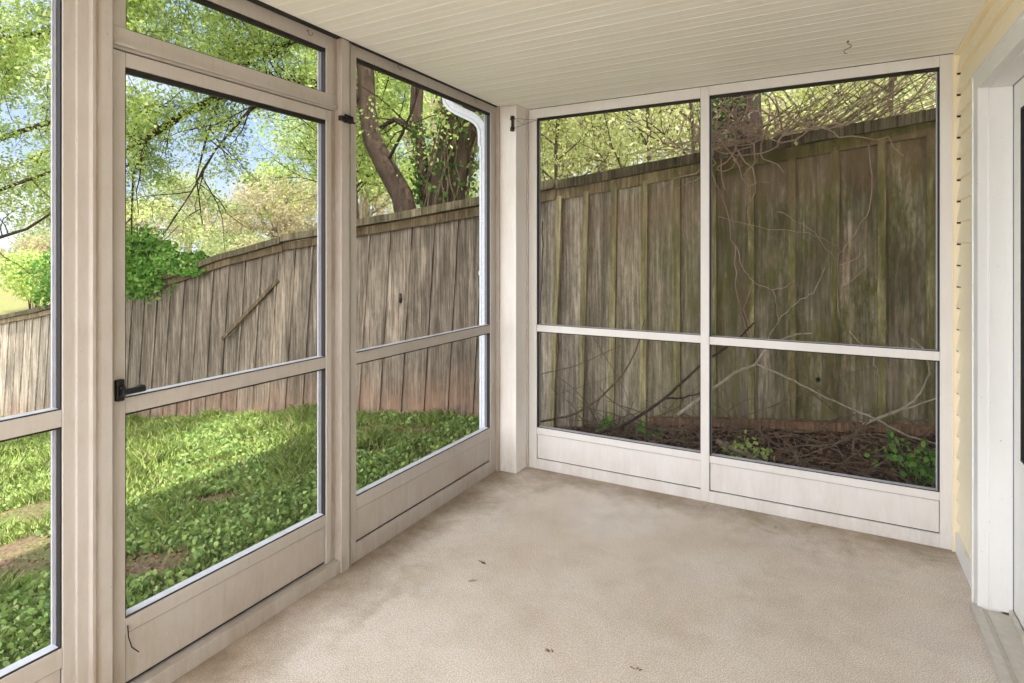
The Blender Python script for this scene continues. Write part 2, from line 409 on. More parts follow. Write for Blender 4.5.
# latch handle of the door
mb = MB(); mb.box(-1.975, -1.958, 1.008, 1.032, .985, 1.053); mb.box(-1.958, -1.946, 1.012, 1.028, 1.002, 1.034)
mb.box(-1.95, -1.930, 1.012, 1.082, 1.008, 1.026); mb.box(-1.958, -1.938, 1.066, 1.084, 1.006, 1.028)
tag(mb.build('door_handle', M['iron'], r, bevel=.003), 'black latch handle')
mb = MB(); mb.tube([(-1.970,1.046,.262),(-1.967,1.047,.225),(-1.963,1.055,.19),(-1.958,1.074,.165)], .0018, 5); mb.build('loose_cord', M['black'], r)
r = empty('window_2', (-1.975, 1.45, 2.1), 'narrow screened transom over the screen door', kind='structure')
def tp(name, *b, m=M['white']): 
    mb = MB(); LB(-1.975)(mb, *b); mb.build(name, m, r, bevel=.0018)
tp('bottom_rail', .99, 1.947, 0, .046, 2.098, 2.168); tp('stile', .99, 1.044, 0, .046, 2.168, ZC); tp('stile', 1.888, 1.947, 0, .046, 2.168, ZC)
tp('top_rail', 1.044, 1.888, 0, .046, 2.368, ZC); opening(LB(-1.975), r, 1.044, 1.888, 2.168, 2.368)
mb = MB(); mb.box(-1.968, -1.962, 1.0, 1.94, 2.106, 2.118); mb.build('drip_bead', M['white'], r)
r = empty('window_3', (-1.96, 2.7, 0), 'screened panel left of the corner post', kind='structure')
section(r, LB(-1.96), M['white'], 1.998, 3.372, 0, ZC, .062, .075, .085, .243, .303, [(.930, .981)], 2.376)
mb = MB()
mb.box(XL-.055, XL, .930, .989, 0, ZC); mb.box(XL-.055, XL+.001, 1.948, 1.997, 0, ZC)
mb.box(-2.02, -1.962, .90, 1.0, 0, ZC); mb.box(-2.02, -1.985, 1.921, 1.99, 0, ZC)
mb.box(XL-.062, -1.952, 1.0, 1.948, 0, .058)
mb.box(-1.9665, -1.9615, 1.0, 1.945, .008, .05)
mb.box(-1.99, -1.9435, -.1, .93, 0, .05)
tag(mb.build('wall_left', M['white'], bevel=.002), 'white posts and sill of the left screened wall', kind='structure')
mb = MB(); mb.box(-1.999, XL+.002, -.1, 3.37, ZC-.0035, ZC-.0002); mb.box(-1.80, XR, YB-.002, YB+.04, ZC-.0035, ZC-.0002)  # solid black strip darkens the line where walls meet ceiling
tag(mb.build('trim_6', M['black']), 'black strip along the joint between screened walls and ceiling', kind='structure')
# beads (thin raised lines) on the posts
mb = MB(); mb.box(XL-.004, XL+.004, .931, .9405, 0, ZC-.001); mb.box(-1.972, -1.968, .905, .909, 0, ZC); mb.box(-1.955, -1.951, 2.013, 2.0165, .0, ZC)
tag(mb.build('trim_3', M['white']), 'thin beads on the screened wall posts', kind='structure')

# corner post
mb = MB(); mb.box(XL-.04, -1.811, 3.374, YB+.03, .002, ZC-.002)
mb.box(XL-.0, -1.803, 3.366, YB, ZC-.012, ZC-.001)
tag(mb.build('trim_1', M['white_post'], bevel=.004), 'white square corner post between the two screened walls', kind='structure')
mb = MB(); mb.box(XL-.05, XL+.012, 3.360, 3.376, 0, ZC-.001); mb.box(-1.812, -1.797, YB-.014, YB+.03, 0, ZC-.001)
tag(mb.build('trim_4', M['white']), 'narrow cover strips beside the corner post', kind='structure')

# back wall ------------------------------------------------------
r = empty('window_4', (-1.2, YB, 0), 'left screened panel of the back wall', kind='structure')
bx = BB(YB)
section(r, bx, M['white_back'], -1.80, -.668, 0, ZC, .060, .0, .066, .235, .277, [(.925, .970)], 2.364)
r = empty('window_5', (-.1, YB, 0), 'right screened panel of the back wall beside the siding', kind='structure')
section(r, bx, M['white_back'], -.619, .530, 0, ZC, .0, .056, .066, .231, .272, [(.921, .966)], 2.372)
# remove the zero-width stiles
for o in list(bpy.data.objects):
    if o.name.startswith('stile') and min(o.dimensions) < 1e-4:
        xs_ = [v.co.x for v in o.data.vertices]
        if max(xs_)-min(xs_) < 1e-4: bpy.data.objects.remove(o)
mb = MB(); mb.box(-.668, -.619, YB-.004, YB+.046, .066, 2.37); mb.box(-1.80, .53, YB+.002, YB+.046, .0, .0655)
mb.box(-.668, -.619, YB, YB+.046, 2.37, ZC); mb.box(-.7, -.6, YB+.003, YB+.05, .0, .066)
tag(mb.build('wall_back', M['white_back'], bevel=.0018), 'white mullion and base of the back screened wall', kind='structure')

# right wall: lap siding, J channel, door ---------------------------------
def siding_run(mb, y0, y1, z0, z1):
    pitch = .1032; k0 = int(z0/pitch)-1
    z = .055+k0*pitch
    while z < z1:
        a, b = max(z, z0), min(z+pitch, z1)
        if b > a+.002:
            f0 = (a-z)/pitch; f1 = (b-z)/pitch
            xa = XR+.002+.018*f0; xb = XR+.002+.018*f1
            xm = XR+.002+.0185*(.5*(f0+f1))-.0015
            zm = .5*(a+b); bk = XR+.045
            mb.poly([(xa,y0,a),(xa,y1,a),(xm,y0,zm),(xm,y1,zm),(xb,y0,b),(xb,y1,b),(bk,y0,a),(bk,y1,a),(bk,y0,b),(bk,y1,b)],
                    [(0,2,3,1),(2,4,5,3),(0,1,7,6),(4,8,9,5),(0,6,8,4,2),(1,3,5,9,7)])
        z += pitch
mb = MB()
siding_run(mb, 3.062, YB-.021, .10, ZC-.014); siding_run(mb, -.35, 3.062, 2.20, ZC-.014)
siding_run(mb, -1.1, -.35, .10, HH); siding_run(mb, -.35, 1.0, .10, 2.20)
nb = MB(); z_ = .055+.1032
while z_ < ZC-.05:
    nb.box(XR+.004, XR+.018, YB-.0215, YB-.0125, z_-.008, z_+.003); z_ += .1032  # black boxes paint the shade inside the lap end gaps
tag(nb.build('trim_7', M['black']), 'small black blocks for the shade in the gaps where the siding laps meet the channel strip', kind='structure')
tag(mb.build('wall_right', M['siding']), 'cream lap siding of the house wall', kind='structure')
mb = MB(); mb.box(XR+.045, XR+1.2, -1.1, 1.0, -.4, HH); mb.box(XR+.12, XR+1.2, 1.0, 3.062, -.4, HH); mb.box(XR+.045, XR+1.2, 3.062, YB+.1, -.4, HH)  # unseen house mass; height and near end shaped to steer the sun
mb.box(XR+.045, XR+.12, 1.0, 3.062, 2.2, HH)
tag(mb.build('wall_house', M['siding']), 'unseen body of the house behind the siding, sized for its shade', kind='structure')
mb = MB(); mb.box(XR-.008, XR+.045, YB-.012, YB+.03, 0, ZC-.001); mb.box(XR-.006, XR+.02, -.35, YB-.012, ZC-.016, ZC-.001)
mb.box(XR-.0135, XR-.009, YB-.016, YB-.008, 0, ZC-.016)
tag(mb.build('trim_5', M['siding'], bevel=.001), 'cream channel strip around the siding', kind='structure')
tag(MB().box(XR-.002, XR+.045, 3.062, YB-.012, .0, .10).build('baseboard_right', M['white_trim'], bevel=.002), 'white base board under the siding', kind='structure')

r = empty('door_2', (.6, 2.0, 0), 'white house door in a white casing on the right', kind='structure')
def dp(name, mat, *bs, bv=.002):
    mb = MB()
    for b_ in bs: mb.box(*b_)
    return mb.build(name, mat, r, bevel=bv)
dp('casing', M['white_trim'], (.522, .60, 2.968, 3.062, 0, 2.19), (.522, .60, 1.0, 2.968, 2.118, 2.19))
dp('casing_bead', M['white_trim'], (.517, .53, 3.045, 3.066, 0, 2.195), (.517, .53, 1.0, 3.045, 2.178, 2.195))
dp('jamb', M['white_trim'], (.556, .68, 2.960, 2.99, .03, 2.113), (.556, .68, 1.0, 2.96, 2.113, 2.14))
dp('jamb_seal', M['alu_side'], (.631, .634, 2.9585, 2.962, .03, 2.115), (.631, .634, 1.0, 2.96, 2.1115, 2.114), bv=0)
d1 = dp('door_panel', M['white_trim'], (.634, .675, 1.1, 2.957, .045, .66), (.634, .675, 2.880, 2.957, .66, 2.11), (.634, .675, 1.1, 2.880, 2.005, 2.11), (.634, .675, 1.1, 1.3, .66, 2.005))
mb = MB(); mb.box(.636, .66, 2.874, 2.881, .66, 2.005); mb.box(.636, .66, 1.3, 2.9, 1.998, 2.006); mb.box(.636, .66, 1.3, 2.9, .66, .667); mb.build('gasket', M['black'], r)
dp('glass', M['glass'], (.648, .655, 1.3, 2.9, .665, 2.0), bv=0)
dp('threshold', M['alu_dark'], (.50, .534, 1.0, 2.985, .0, .028), (.534, .64, 1.0, 2.965, .0, .022), (.547, .551, 1.0, 2.96, .022, .026), (.618, .632, 1.0, 2.96, .02, .046))

# ------------------------------------------------------------------ small hardware
def cup_hook(loc, label):
    x, y, z = loc; mb = MB()
    pts = [(x, y, z), (x+.008, y, z), (x+.018, y, z-.010)]
    for k in range(7):
        a = math.pi*(1.0+k/6); pts.append((x+.018+.0*k, y+.010+.010*math.cos(a), z-.012+.010*math.sin(a)))
    mb = MB(); mb.tube([(x-.004, y, z-.004), (x+.012, y, z-.004)], .0015, 6)
    mb.tube([(x+.012, y, z-.004), (x+.013, y-.002, z-.016), (x+.014, y+.006, z-.024), (x+.014, y+.017, z-.022), (x+.014, y+.021, z-.008)], .0015, 6)
    return tag(mb.build('cup_hook', M['rust']), label, 'hook', 'small hooks along the left top rail')
cup_hook((-1.975, 1.775, 2.411), 'small wire hook on the top rail above the screen door')
cup_hook((-1.96, 2.35, 2.421), 'small wire hook on the top rail just right of the thin post')
cup_hook((-1.96, 3.09, 2.42), 'small wire hook on the top rail near the corner post')
mb = MB(); c0 = np.array([.071, 3.098, ZC])
mb.tube([c0+(0,0,.004), c0+(0,0,-.014), c0+(.012,0,-.02), c0+(.014,0,-.03), c0+(.0,0,-.036), c0+(-.016,0,-.042), c0+(-.014,0,-.056), c0+(-.002,0,-.058)], .0017, 6)
mb.tube([c0+(-.001,0,-.001), c0+(.001,0,-.004)], .006, 8)
tag(mb.build('ceiling_hook', M['rust']), 'small curled wire hook hanging from the porch ceiling', 'hook')
mb = MB(); mb.box(-1.945, -1.922, 1.928, 1.962, 2.050, 2.072); mb.box(-1.943, -1.918, 1.957, 2.000, 2.046, 2.068); mb.box(-1.918, -1.910, 1.99, 2.004, 2.043, 2.052)
mb.tube([(-1.915,1.94,2.074),(-1.915,1.99,2.070)], .006, 8)
tag(mb.build('door_catch', M['iron'], bevel=.003), 'black metal catch on the post at the upper right of the screen door', 'catch')
r = empty('wire_bracket', (-1.811, 3.374, 2.30), 'black bracket with thin wires high on the corner post', 'bracket')
mb = MB(); mb.tube([(-1.832, 3.362, 2.345), (-1.832, 3.360, 2.262)], .009, 8)
mb.tube([(-1.832, 3.362, 2.350), (-1.832, 3.355, 2.328)], .014, 10); mb.tube([(-1.832, 3.362, 2.279), (-1.832, 3.355, 2.256)], .014, 10)
mb.build('wall_plate', M['iron'], r, smooth=True)
mb = MB(); e = (-1.735, YB-.012, 2.348); a = (-1.822, 3.362, 2.338); b = (-1.822, 3.362, 2.272)
m1 = tuple(.5*(p+q) for p, q in zip(a, e)); m2 = tuple(.42*q+.58*p for p, q in zip(b, e))
mb.tube([a, e], .0013, 5); mb.tube([b, e], .0013, 5); mb.tube([a, m2], .0011, 5); mb.tube([m2, m1], .0011, 5)
mb.build('wire', M['iron'], r)
# downspout
r = empty('downspout', (-2.105, 3.50, .0), 'white metal downspout running down outside beside the corner post', 'downspout')
def spout(path, w=.031, d=.040):
    P = np.array(path, float); T = np.gradient(P, axis=0); T /= np.linalg.norm(T, axis=1)[:, None]
    V = []; F = []
    for i in range(len(P)):
        side = np.array([0, 1., 0]); nrm = np.cross(T[i], side); nrm /= np.linalg.norm(nrm)
        # ribbed rectangular section
        for sx, sy in ((-1,-1),(-.4,-1),(-.3,-.85),(.3,-.85),(.4,-1),(1,-1),(1,1),(.4,1),(.3,.85),(-.3,.85),(-.4,1),(-1,1)):
            V.append(P[i]+nrm*w*sx+side*d*sy)
    n = 12
    for i in range(len(P)-1):
        for k in range(n):
            F.append((i*n+k, i*n+(k+1) % n, (i+1)*n+(k+1) % n, (i+1)*n+k))
    F.append(tuple(range(n))[::-1]); F.append(tuple((len(P)-1)*n+k for k in range(n)))
    m = MB(); m.poly(V, F); return m
spout([(-2.128, 3.50, -.02), (-2.128, 3.50, 2.26)], .024, .034).build('pipe', M['spout'], r)
arc = [(-2.128,3.50,2.20),(-2.128,3.50,2.27),(-2.132,3.50,2.315),(-2.145,3.50,2.35),(-2.175,3.50,2.385),(-2.22,3.50,2.415),(-2.34,3.50,2.475),(-2.395,3.50,2.51),(-2.428,3.50,2.55),(-2.436,3.50,2.60),(-2.436,3.50,2.66)]
spout(arc, .033, .041).build('elbow', M['spout'], r)
spout([(-2.128,3.50,1.30),(-2.128,3.50,1.33)], .028, .038).build('strap', M['spout'], r)
MB().box(-2.50, -2.385, -.35, YB+.35, 2.655, 2.76).build('gutter', M['spout'], r, bevel=.004)

# ------------------------------------------------------------------ fence
fr = empty('wooden_fence', (-2.0, 4.13, .08), 'tall weathered board and batten wooden fence stepping down the slope behind the porch', 'fence')
def lean(x): return interp(x, [(-13, .26), (-7, .20), (-4.5, .17), (-3.2, .13), (-2.2, .10), (-1.3, .02), (-.9, 0)])
edges = []; x = .512+.24*3
while x > -14.6:
    edges.append(x); x -= interp(x, [(-9, .33), (-6, .31), (-5, .28), (-2.2, .265), (-1.9, .241)])
bat = edges
for i in range(len(bat)-1):
    xr, xl = bat[i], bat[i+1]; wj = random.uniform(-.004, .004)
    def P(x, top, dy): 
        z = interp(x+lean(x), FENCE_TOP)-.09 if top else interp(x, FENCE_BASE)-.09
        return (x+(lean(x) if top else 0), fy(x)+dy, z)
    g0 = .004; d0 = random.uniform(0, .006)
    MB().hexa([P(xl+g0,0,d0), P(xr-g0,0,d0), P(xr-g0,0,d0+.02), P(xl+g0,0,d0+.02), P(xl+g0,1,d0), P(xr-g0,1,d0), P(xr-g0,1,d0+.02), P(xl+g0,1,d0+.02)]).build('board', M['fence'], fr)
for i, x in enumerate(bat):
    w = .021+random.uniform(-.003, .003)
    if x < -2.2: w *= .6
    wt = w
    zb_ = interp(x, FENCE_BASE)-.08
    if -1.15 < x: zb_ += .12
    T = lambda x_: (x_+lean(x), fy(x)-.018, interp(x+lean(x), FENCE_TOP)-.12)
    B = lambda x_: (x_, fy(x)-.018, zb_)
    th = .030 if x > -2.2 else .012
    def off(p_, d): return (p_[0], p_[1]+d, p_[2])
    a, b, c, d = B(x-w), B(x+w), T(x+wt), T(x-wt)
    MB().hexa([off(a, .018-th), off(b, .018-th), off(b, .02), off(a, .02), off(d, .018-th), off(c, .018-th), off(c, .02), off(d, .02)]).build('batten', M['batten'] if x > -2.2 else M['fence'], fr)
def slope_bar(name, xs_, ztop, h, y0, y1, mat, wob=.0, rough=0):
    mb = MB(); P = []
    for x in xs_:
        z = ztop(x)+random.uniform(-wob, wob)
        P.append([(x, fy(x)+y0, z-h), (x, fy(x)+y1, z-h), (x, fy(x)+y1, z), (x, fy(x)+y0, z)])
    V = [q for s in P for q in s]; F = []
    for i in range(len(P)-1):
        for k in range(4): F.append((4*i+k, 4*i+(k+1) % 4, 4*(i+1)+(k+1) % 4, 4*(i+1)+k))
    F += [(0,3,2,1), tuple(4*(len(P)-1)+k for k in range(4))]
    return mb.poly(V, F).build(name, mat, fr)
ft = lambda x: interp(x, FENCE_TOP)
for (a, b, dz) in ((-14.5, -10.4, 0), (-10.37, -7.9, 0), (-7.87, -5.125, 0), (-5.11, -1.86, .018), (-1.85, .9, 0), (.905, 1.2, 0)):
    xs_ = list(np.linspace(a, b, max(3, int((b-a)/.3))))
    slope_bar('top_rail', xs_, lambda x: ft(x)-.070+dz*.5, .078, -.026, -.001, M['fence_rail'], .002)
    slope_bar('cap_board', xs_, lambda x: ft(x)+dz, .068, -.062, .05, M['cap'], .004)
slope_bar('bottom_board', list(np.linspace(-1.12, 1.2, 9)), lambda x: interp(x, [(-1.12, .290), (-.71, .343), (.54, .462), (1.2, .52)]), .052, -.055, -.001, M['kick'], .002)
for kx, kz, kh in ((-3.47, 1.04, .045), (-.07, .66, .014)):
    mb = MB(); yk = fy(kx)-.003; mb.tube([(kx, yk, kz-kh), (kx+.004, yk, kz), (kx+.002, yk, kz+kh)], [.007, .016, .008], 8)
    tag(mb.build('knot_hole', M['black'], fr), 'dark knot hole')
mb = MB(); y0 = fy(-5.7)-.034
mb.hexa([(-6.19,y0,.475),(-6.16,y0,.447),(-6.16,y0+.015,.447),(-6.19,y0+.015,.475),(-5.24,y0,1.18),(-5.21,y0,1.152),(-5.21,y0+.015,1.152),(-5.24,y0+.015,1.18)])
tag(mb.build('diagonal_strip', M['fence_rail'], fr), 'loose diagonal wooden strip')

# ------------------------------------------------------------------ vegetation tools
def leaf_arrays(C, size, tilt=1.0, var=.5, aspect=.55, six=False):
    n = len(C); C = np.asarray(C, np.float32)
    D = RNG.normal(size=(n, 3)); D[:, 2] *= tilt; D /= np.linalg.norm(D, axis=1)[:, None]
    U = RNG.normal(size=(n, 3)); U[:, 2] *= .6; U = np.cross(D, U); U /= np.linalg.norm(U, axis=1)[:, None]
    Nn = np.cross(D, U)
    s = (size*(1-var+2*var*RNG.random(n)))[:, None]
    if six:
        base = C-D*s*.5; tip = C+D*s*.5; q = s*aspect*.5
        V = np.stack([base, C-D*s*.18+U*q, C+D*s*.2+U*q*.8, tip, C+D*s*.2-U*q*.8, C-D*s*.18-U*q], 1).reshape(-1, 3)
        F = np.arange(n*6).reshape(n, 6)
    else:
        V = np.stack([C-D*s*.5, C+U*s*aspect*.5+Nn*s*.08, C+D*s*.5, C-U*s*aspect*.5+Nn*s*.08], 1).reshape(-1, 3)
        F = np.arange(n*4).reshape(n, 4)
    return V, F
def add_leaves(name, C, size, mat, parent, **k):
    V, F = leaf_arrays(np.array(C), size, **k); return link_mesh(name, V, F, mat, parent)

def rnd(s=1): return np.array([random.gauss(0, s), random.gauss(0, s), random.gauss(0, s)])
def wander(p, d, L, steps, jit, droop):
    p = np.array(p, float); d = np.array(d, float); d /= np.linalg.norm(d); pts = [p.copy()]
    for i in range(steps):
        d = d+rnd(jit)+np.array([0, 0, -droop]); d /= np.linalg.norm(d); p = p+d*L/steps; pts.append(p.copy())
    return pts
def twigs(mb, LV, pts, r0, L, n, levels, droop, jit=.16, leafn=6, leafr=.05, side=None, bias=None):
    """spawn twigs along a polyline; LV collects leaf centres at the ends"""
    P = np.array(pts); seg = len(P)-1
    for k in range(n):
        t = random.uniform(.12, 1.0)*seg; i = min(seg-1, int(t)); p = P[i]+(P[i+1]-P[i])*(t-i)
        T = P[i+1]-P[i]; T /= np.linalg.norm(T)+1e-9
        s = rnd(); s -= T*np.dot(s, T); s /= np.linalg.norm(s)
        d = T*random.uniform(.3, .9)+s*random.uniform(.5, 1.0)
        if bias is not None: d = d+np.array(bias)
        l = L*random.uniform(.5, 1.15); st = 5 if levels else 4
        q = wander(p, d, l, st, jit, droop)
        rr = r0*(1-.4*t/seg)
        mb.tube(q, np.linspace(rr, rr*.35, len(q)), 4 if levels < 2 else 5, cap=False)
        if levels > 0: twigs(mb, LV, q, rr*.5, l*.5, max(3, int(n*.5) if levels > 1 else 4), levels-1, droop*1.1, jit, leafn, leafr)
        if levels <= 1:
            m = leafn if levels == 0 else leafn//2
            for _ in range(m):
                u = random.random()**.7*(len(q)-1); a = min(len(q)-2, int(u)); c = q[a]+(q[a+1]-q[a])*(u-a)
                LV.append(c+rnd(leafr))

def P_(px_x, px_y, Y):
    raise NotImplementedError

# --- tree A: leaning trunk just beyond the fence, with the long limb reaching left over the lawn
def tree_leaning():
    r = empty('leaning_tree', (-4.1, 5.2, -.05), 'leaning brown tree trunk beyond the fence with limbs arching left', 'tree')
    mb = MB(); LV = []
    trunk = [(-3.98,5.2,-.2),(-4.05,5.2,.9),(-4.17,5.2,1.77),(-4.26,5.2,2.11),(-4.51,5.2,2.47),(-4.70,5.2,2.78),(-4.78,5.2,3.14),(-4.80,5.2,3.55),(-4.86,5.2,3.98),(-5.0,5.1,4.8),(-5.3,5.0,5.8)]
    mb.tube(trunk, [.17,.15,.13,.125,.115,.11,.105,.10,.09,.07,.04], 12)
    mb.build('trunk', M['bark'], r, smooth=True)
    br = MB()
    limbs = [
      ([(-4.78,5.2,3.25),(-5.15,5.0,3.42),(-5.75,4.9,3.50),(-6.3,4.8,3.62),(-6.75,4.7,3.45),(-7.4,4.6,3.25),(-8.0,4.5,3.0),(-8.7,4.4,2.75),(-9.4,4.3,2.35)], [.085,.075,.07,.062,.055,.05,.04,.03,.015], 30),
      ([(-4.83,5.2,3.8),(-5.2,5.1,3.98),(-5.75,5.0,4.05),(-6.3,4.9,4.0),(-6.9,4.8,4.1)], [.05,.045,.035,.028,.012], 14),
      ([(-4.9,5.2,4.1),(-5.6,5.0,4.7),(-6.6,4.8,5.0),(-7.8,4.5,5.0),(-9.0,4.2,4.7)], [.06,.05,.04,.03,.012], 22),
      ([(-4.86,5.2,4.0),(-4.4,5.3,4.6),(-3.8,5.5,5.2)], [.06,.04,.02], 10),
      ([(-5.75,4.9,3.50),(-6.1,4.6,3.15),(-6.5,4.45,2.7),(-6.9,4.4,2.2),(-7.4,4.4,1.75)], [.022,.018,.014,.01,.006], 7),
      ([(-6.75,4.7,3.45),(-6.9,4.6,2.9),(-6.95,4.5,2.4),(-6.75,4.45,1.8)], [.02,.015,.01,.006], 5),
      ([(-8.0,4.5,3.0),(-8.15,4.4,2.5),(-8.1,4.35,2.0),(-8.0,4.3,1.5)], [.022,.016,.012,.006], 4),
      ([(-5.0,5.1,4.8),(-5.0,4.2,4.9),(-4.7,3.4,4.6),(-4.1,2.7,4.4)], [.05,.04,.03,.012], 36),  # this and the next two limbs: unseen, added to shade the fence
      ([(-5.0,5.1,4.8),(-3.8,4.1,4.8),(-2.7,3.1,4.5),(-1.6,2.8,4.5)], [.05,.04,.03,.012], 36),
      ([(-5.3,5.0,5.8),(-6.0,4.0,5.2),(-6.3,3.3,4.8),(-6.0,2.8,4.6)], [.05,.04,.03,.012], 36),
      ([(-4.5,5.2,2.47),(-4.2,5.1,2.75),(-3.95,5.0,3.0),(-3.8,5.0,3.4)], [.02,.016,.012,.008], 5),
      ([(-8.0,4.5,3.0),(-8.8,4.3,3.1),(-9.8,4.1,2.9),(-11,3.9,2.6)], [.03,.024,.016,.008], 12),
    ]
    for pts, rad, n in limbs:
        br.tube(pts, rad, 8); twigs(br, LV, pts, .012, 1.0, n, 2, .05, leafn=6 if n >= 36 else 8, leafr=.07)
    br.build('branches', M['bark_dark'], r, smooth=True)
    add_leaves('foliage', LV, .042, M['leaf_mid'], r, aspect=.6)
tree_leaning()

# --- tree B: thick ivy covered trunk
def tree_ivy():
    r = empty('ivy_covered_tree', (-3.95, 5.6, -.05), 'thick tree trunk wrapped in ivy stems beyond the fence, left of the downspout', 'tree')
    mb = MB()
    t1 = [(-4.1,5.6,-.2),(-4.02,5.6,1.2),(-3.98,5.6,1.9),(-3.88,5.6,2.4),(-3.76,5.6,2.9),(-3.7,5.6,3.4),(-3.6,5.6,4.4),(-3.4,5.7,6.0)]
    mb.tube(t1, [.34,.27,.235,.21,.21,.20,.16,.08], 14)
    mb.tube([(-4.06,5.55,1.7),(-4.2,5.5,2.4),(-4.3,5.5,3.0),(-4.25,5.5,3.8),(-4.3,5.5,5.0)], [.12,.09,.08,.07,.04], 10)
    mb.build('trunk', M['bark'], r, smooth=True)
    LV = []; iv = MB()
    P = np.array(t1)
    for _ in range(26):
        a = random.uniform(0, 6.28); pts = []
        for k in range(12):
            z = 1.6+k*.17; i = np.interp(z, P[:, 2], np.arange(len(P))); j = min(len(P)-2, int(i)); c = P[j]+(P[j+1]-P[j])*(i-j)
            a += random.gauss(0, .22); rr = np.interp(z, [1, 3.5], [.27, .21])+.015
            pts.append((c[0]+rr*math.cos(a), c[1]+rr*math.sin(a), z))
            if random.random() < .8:
                for _q in range(5): LV.append(np.array(pts[-1])+rnd(.055))
        iv.tube(pts, .008, 4, cap=False)
    for _ in range(500): 
        LV.append(np.array([-4.2+random.gauss(0, .07), 5.42+random.gauss(0, .06), random.uniform(1.4, 3.0)]))
    iv.build('ivy_stems', M['twig'], r); add_leaves('ivy_leaves', LV, .05, M['leaf_ivy'], r, aspect=.8)
    br = MB(); LV = []
    for pts, n in (([(-3.6,5.6,4.2),(-3.0,5.4,4.4),(-2.2,5.2,4.3)], 12), ([(-4.25,5.5,3.6),(-4.9,5.6,4.2),(-5.6,5.8,4.6)], 12), ([(-3.7,5.6,3.2),(-3.2,5.4,3.5),(-2.7,5.2,3.5)], 12), ([(-4.3,5.5,2.9),(-4.7,5.6,3.1),(-5.2,5.7,3.0)], 9)):
        br.tube(pts, np.linspace(.05, .015, len(pts)), 6); twigs(br, LV, pts, .012, .9, n, 2, .03, leafn=6, leafr=.07)
    br.build('branches', M['bark_dark'], r); add_leaves('foliage', LV, .06, M['leaf_mid'], r)
tree_ivy()

# --- tree C: dark trunk behind the right panel, with small leaves
def tree_dark():
    r = empty('dark_trunk_tree', (-.65, 4.95, .3), 'dark rough tree trunk standing behind the vine tangle on the fence', 'tree')
    mb = MB(); mb.tube([(-.60,4.95,.1),(-.63,4.95,1.8),(-.66,4.95,2.5),(-.68,4.95,3.2),(-.72,4.95,4.4),(-.7,5.0,6)], [.24,.20,.19,.185,.15,.08], 14)
    mb.build('trunk', M['bark_dark'], r, smooth=True)
    LV = []
    for _ in range(900): LV.append(np.array([random.gauss(-.76, .12), 4.7+random.gauss(0, .04), random.uniform(2.0, 2.75)]))
    add_leaves('ivy_leaves', LV[:420], .04, M['leaf_ivy'], r)
    br = MB(); LV = []
    for pts, n in (([(-.7,4.95,3.6),(-.2,4.7,4.2),(.5,4.5,4.4)], 9), ([(-.7,4.95,3.8),(-1.3,4.8,4.3),(-2.0,4.7,4.4)], 9)):
        br.tube(pts, np.linspace(.05, .015, len(pts)), 6); twigs(br, LV, pts, .012, .9, n, 2, .03, leafn=5, leafr=.07)
    br.build('branches', M['bark_dark'], r); add_leaves('foliage', LV, .05, M['leaf_yellow'], r)
tree_dark()

# --- tree D: tree at the left of the lawn whose leafy boughs hang into the left panes
def tree_left():
    r = empty('spreading_tree', (-10.6, 3.0, -1.2), 'leafy tree at the far left whose thin boughs hang over the lawn', 'tree')
    mb = MB(); mb.tube([(-10.6,3.0,-1.35),(-10.5,3.0,.4),(-10.3,3.0,2.0),(-10.2,3.0,3.2),(-10.1,3.0,5.0)], [.22,.18,.16,.12,.05], 12); mb.build('trunk', M['bark'], r, smooth=True)
    br = MB(); LV = []
    limbs = [
     ([(-10.3,3,1.9),(-9.4,3.2,2.15),(-8.5,3.3,2.3),(-7.6,3.5,2.5)], .035, 11),
     ([(-10.3,3,1.5),(-9.5,3.2,1.55),(-8.6,3.4,1.75),(-8.0,3.5,2.0)], .03, 7),
     ([(-10.2,3,3.0),(-9.2,2.9,3.6),(-8.2,2.9,3.8),(-7.0,3.0,3.75),(-6.0,3.1,3.6)], .05, 24),
     ([(-10.2,3,3.2),(-9.2,3.4,3.9),(-8.0,3.7,4.3),(-6.6,3.9,4.4),(-5.4,4.0,4.2)], .05, 22),
     ([(-10.2,3,2.6),(-9.0,3.5,3.0),(-7.9,3.8,3.2),(-6.9,4.0,3.1)], .04, 16),
     ([(-10.1,3,4.2),(-8.6,2.6,4.8),(-7.0,2.4,5.0),(-5.6,2.4,4.8)], .05, 20),
     ([(-10.1,3,3.8),(-9.0,2.2,4.0),(-7.6,1.9,4.0),(-6.4,1.9,3.9)], .04, 16),
    ]
    for pts, rr, n in limbs:
        br.tube(pts, np.linspace(rr, .01, len(pts)), 6); twigs(br, LV, pts, .009, .85, n, 2, .035, leafn=8, leafr=.06)
    br.build('branches', M['bark_dark'], r, smooth=True); add_leaves('foliage', LV, .04, M['leaf_mid'], r, aspect=.6)
tree_left()

# --- thin curved tree behind the left back panel
def tree_thin(x, y, z0, h, label, mat='leaf_yellow', bend=.3, n=16, r0=.05, bark='bark'):
    r = empty('slender_tree', (x, y, z0), label, 'tree')
    pts = [(x+bend*math.sin(k/7*3.0), y, z0-.1+h*k/7) for k in range(8)]
    MB().tube(pts, np.linspace(r0, r0*.35, 8), 8).build('trunk', M[bark], r, smooth=True)
    br = MB(); LV = []
    twigs(br, LV, pts[2:], .016, 1.7, n, 2, -.01, leafn=10, leafr=.13)
    br.build('branches', M[bark], r); add_leaves('foliage', LV, .055, M[mat], r)
tree_thin(-2.55, 8.2, .15, 5.2, 'slender curved tree seen above the fence in the left back panel', n=22)
tree_thin(-3.9, 9.5, .2, 5.5, 'slender branching tree right beside the corner post, beyond the fence', 'leaf_yellow', -.4, 22)
tree_thin(-1.75, 7.0, .3, 4.6, 'slender tree just left of the back wall mullion, beyond the fence', 'leaf_yellow', .35, 16, .035)
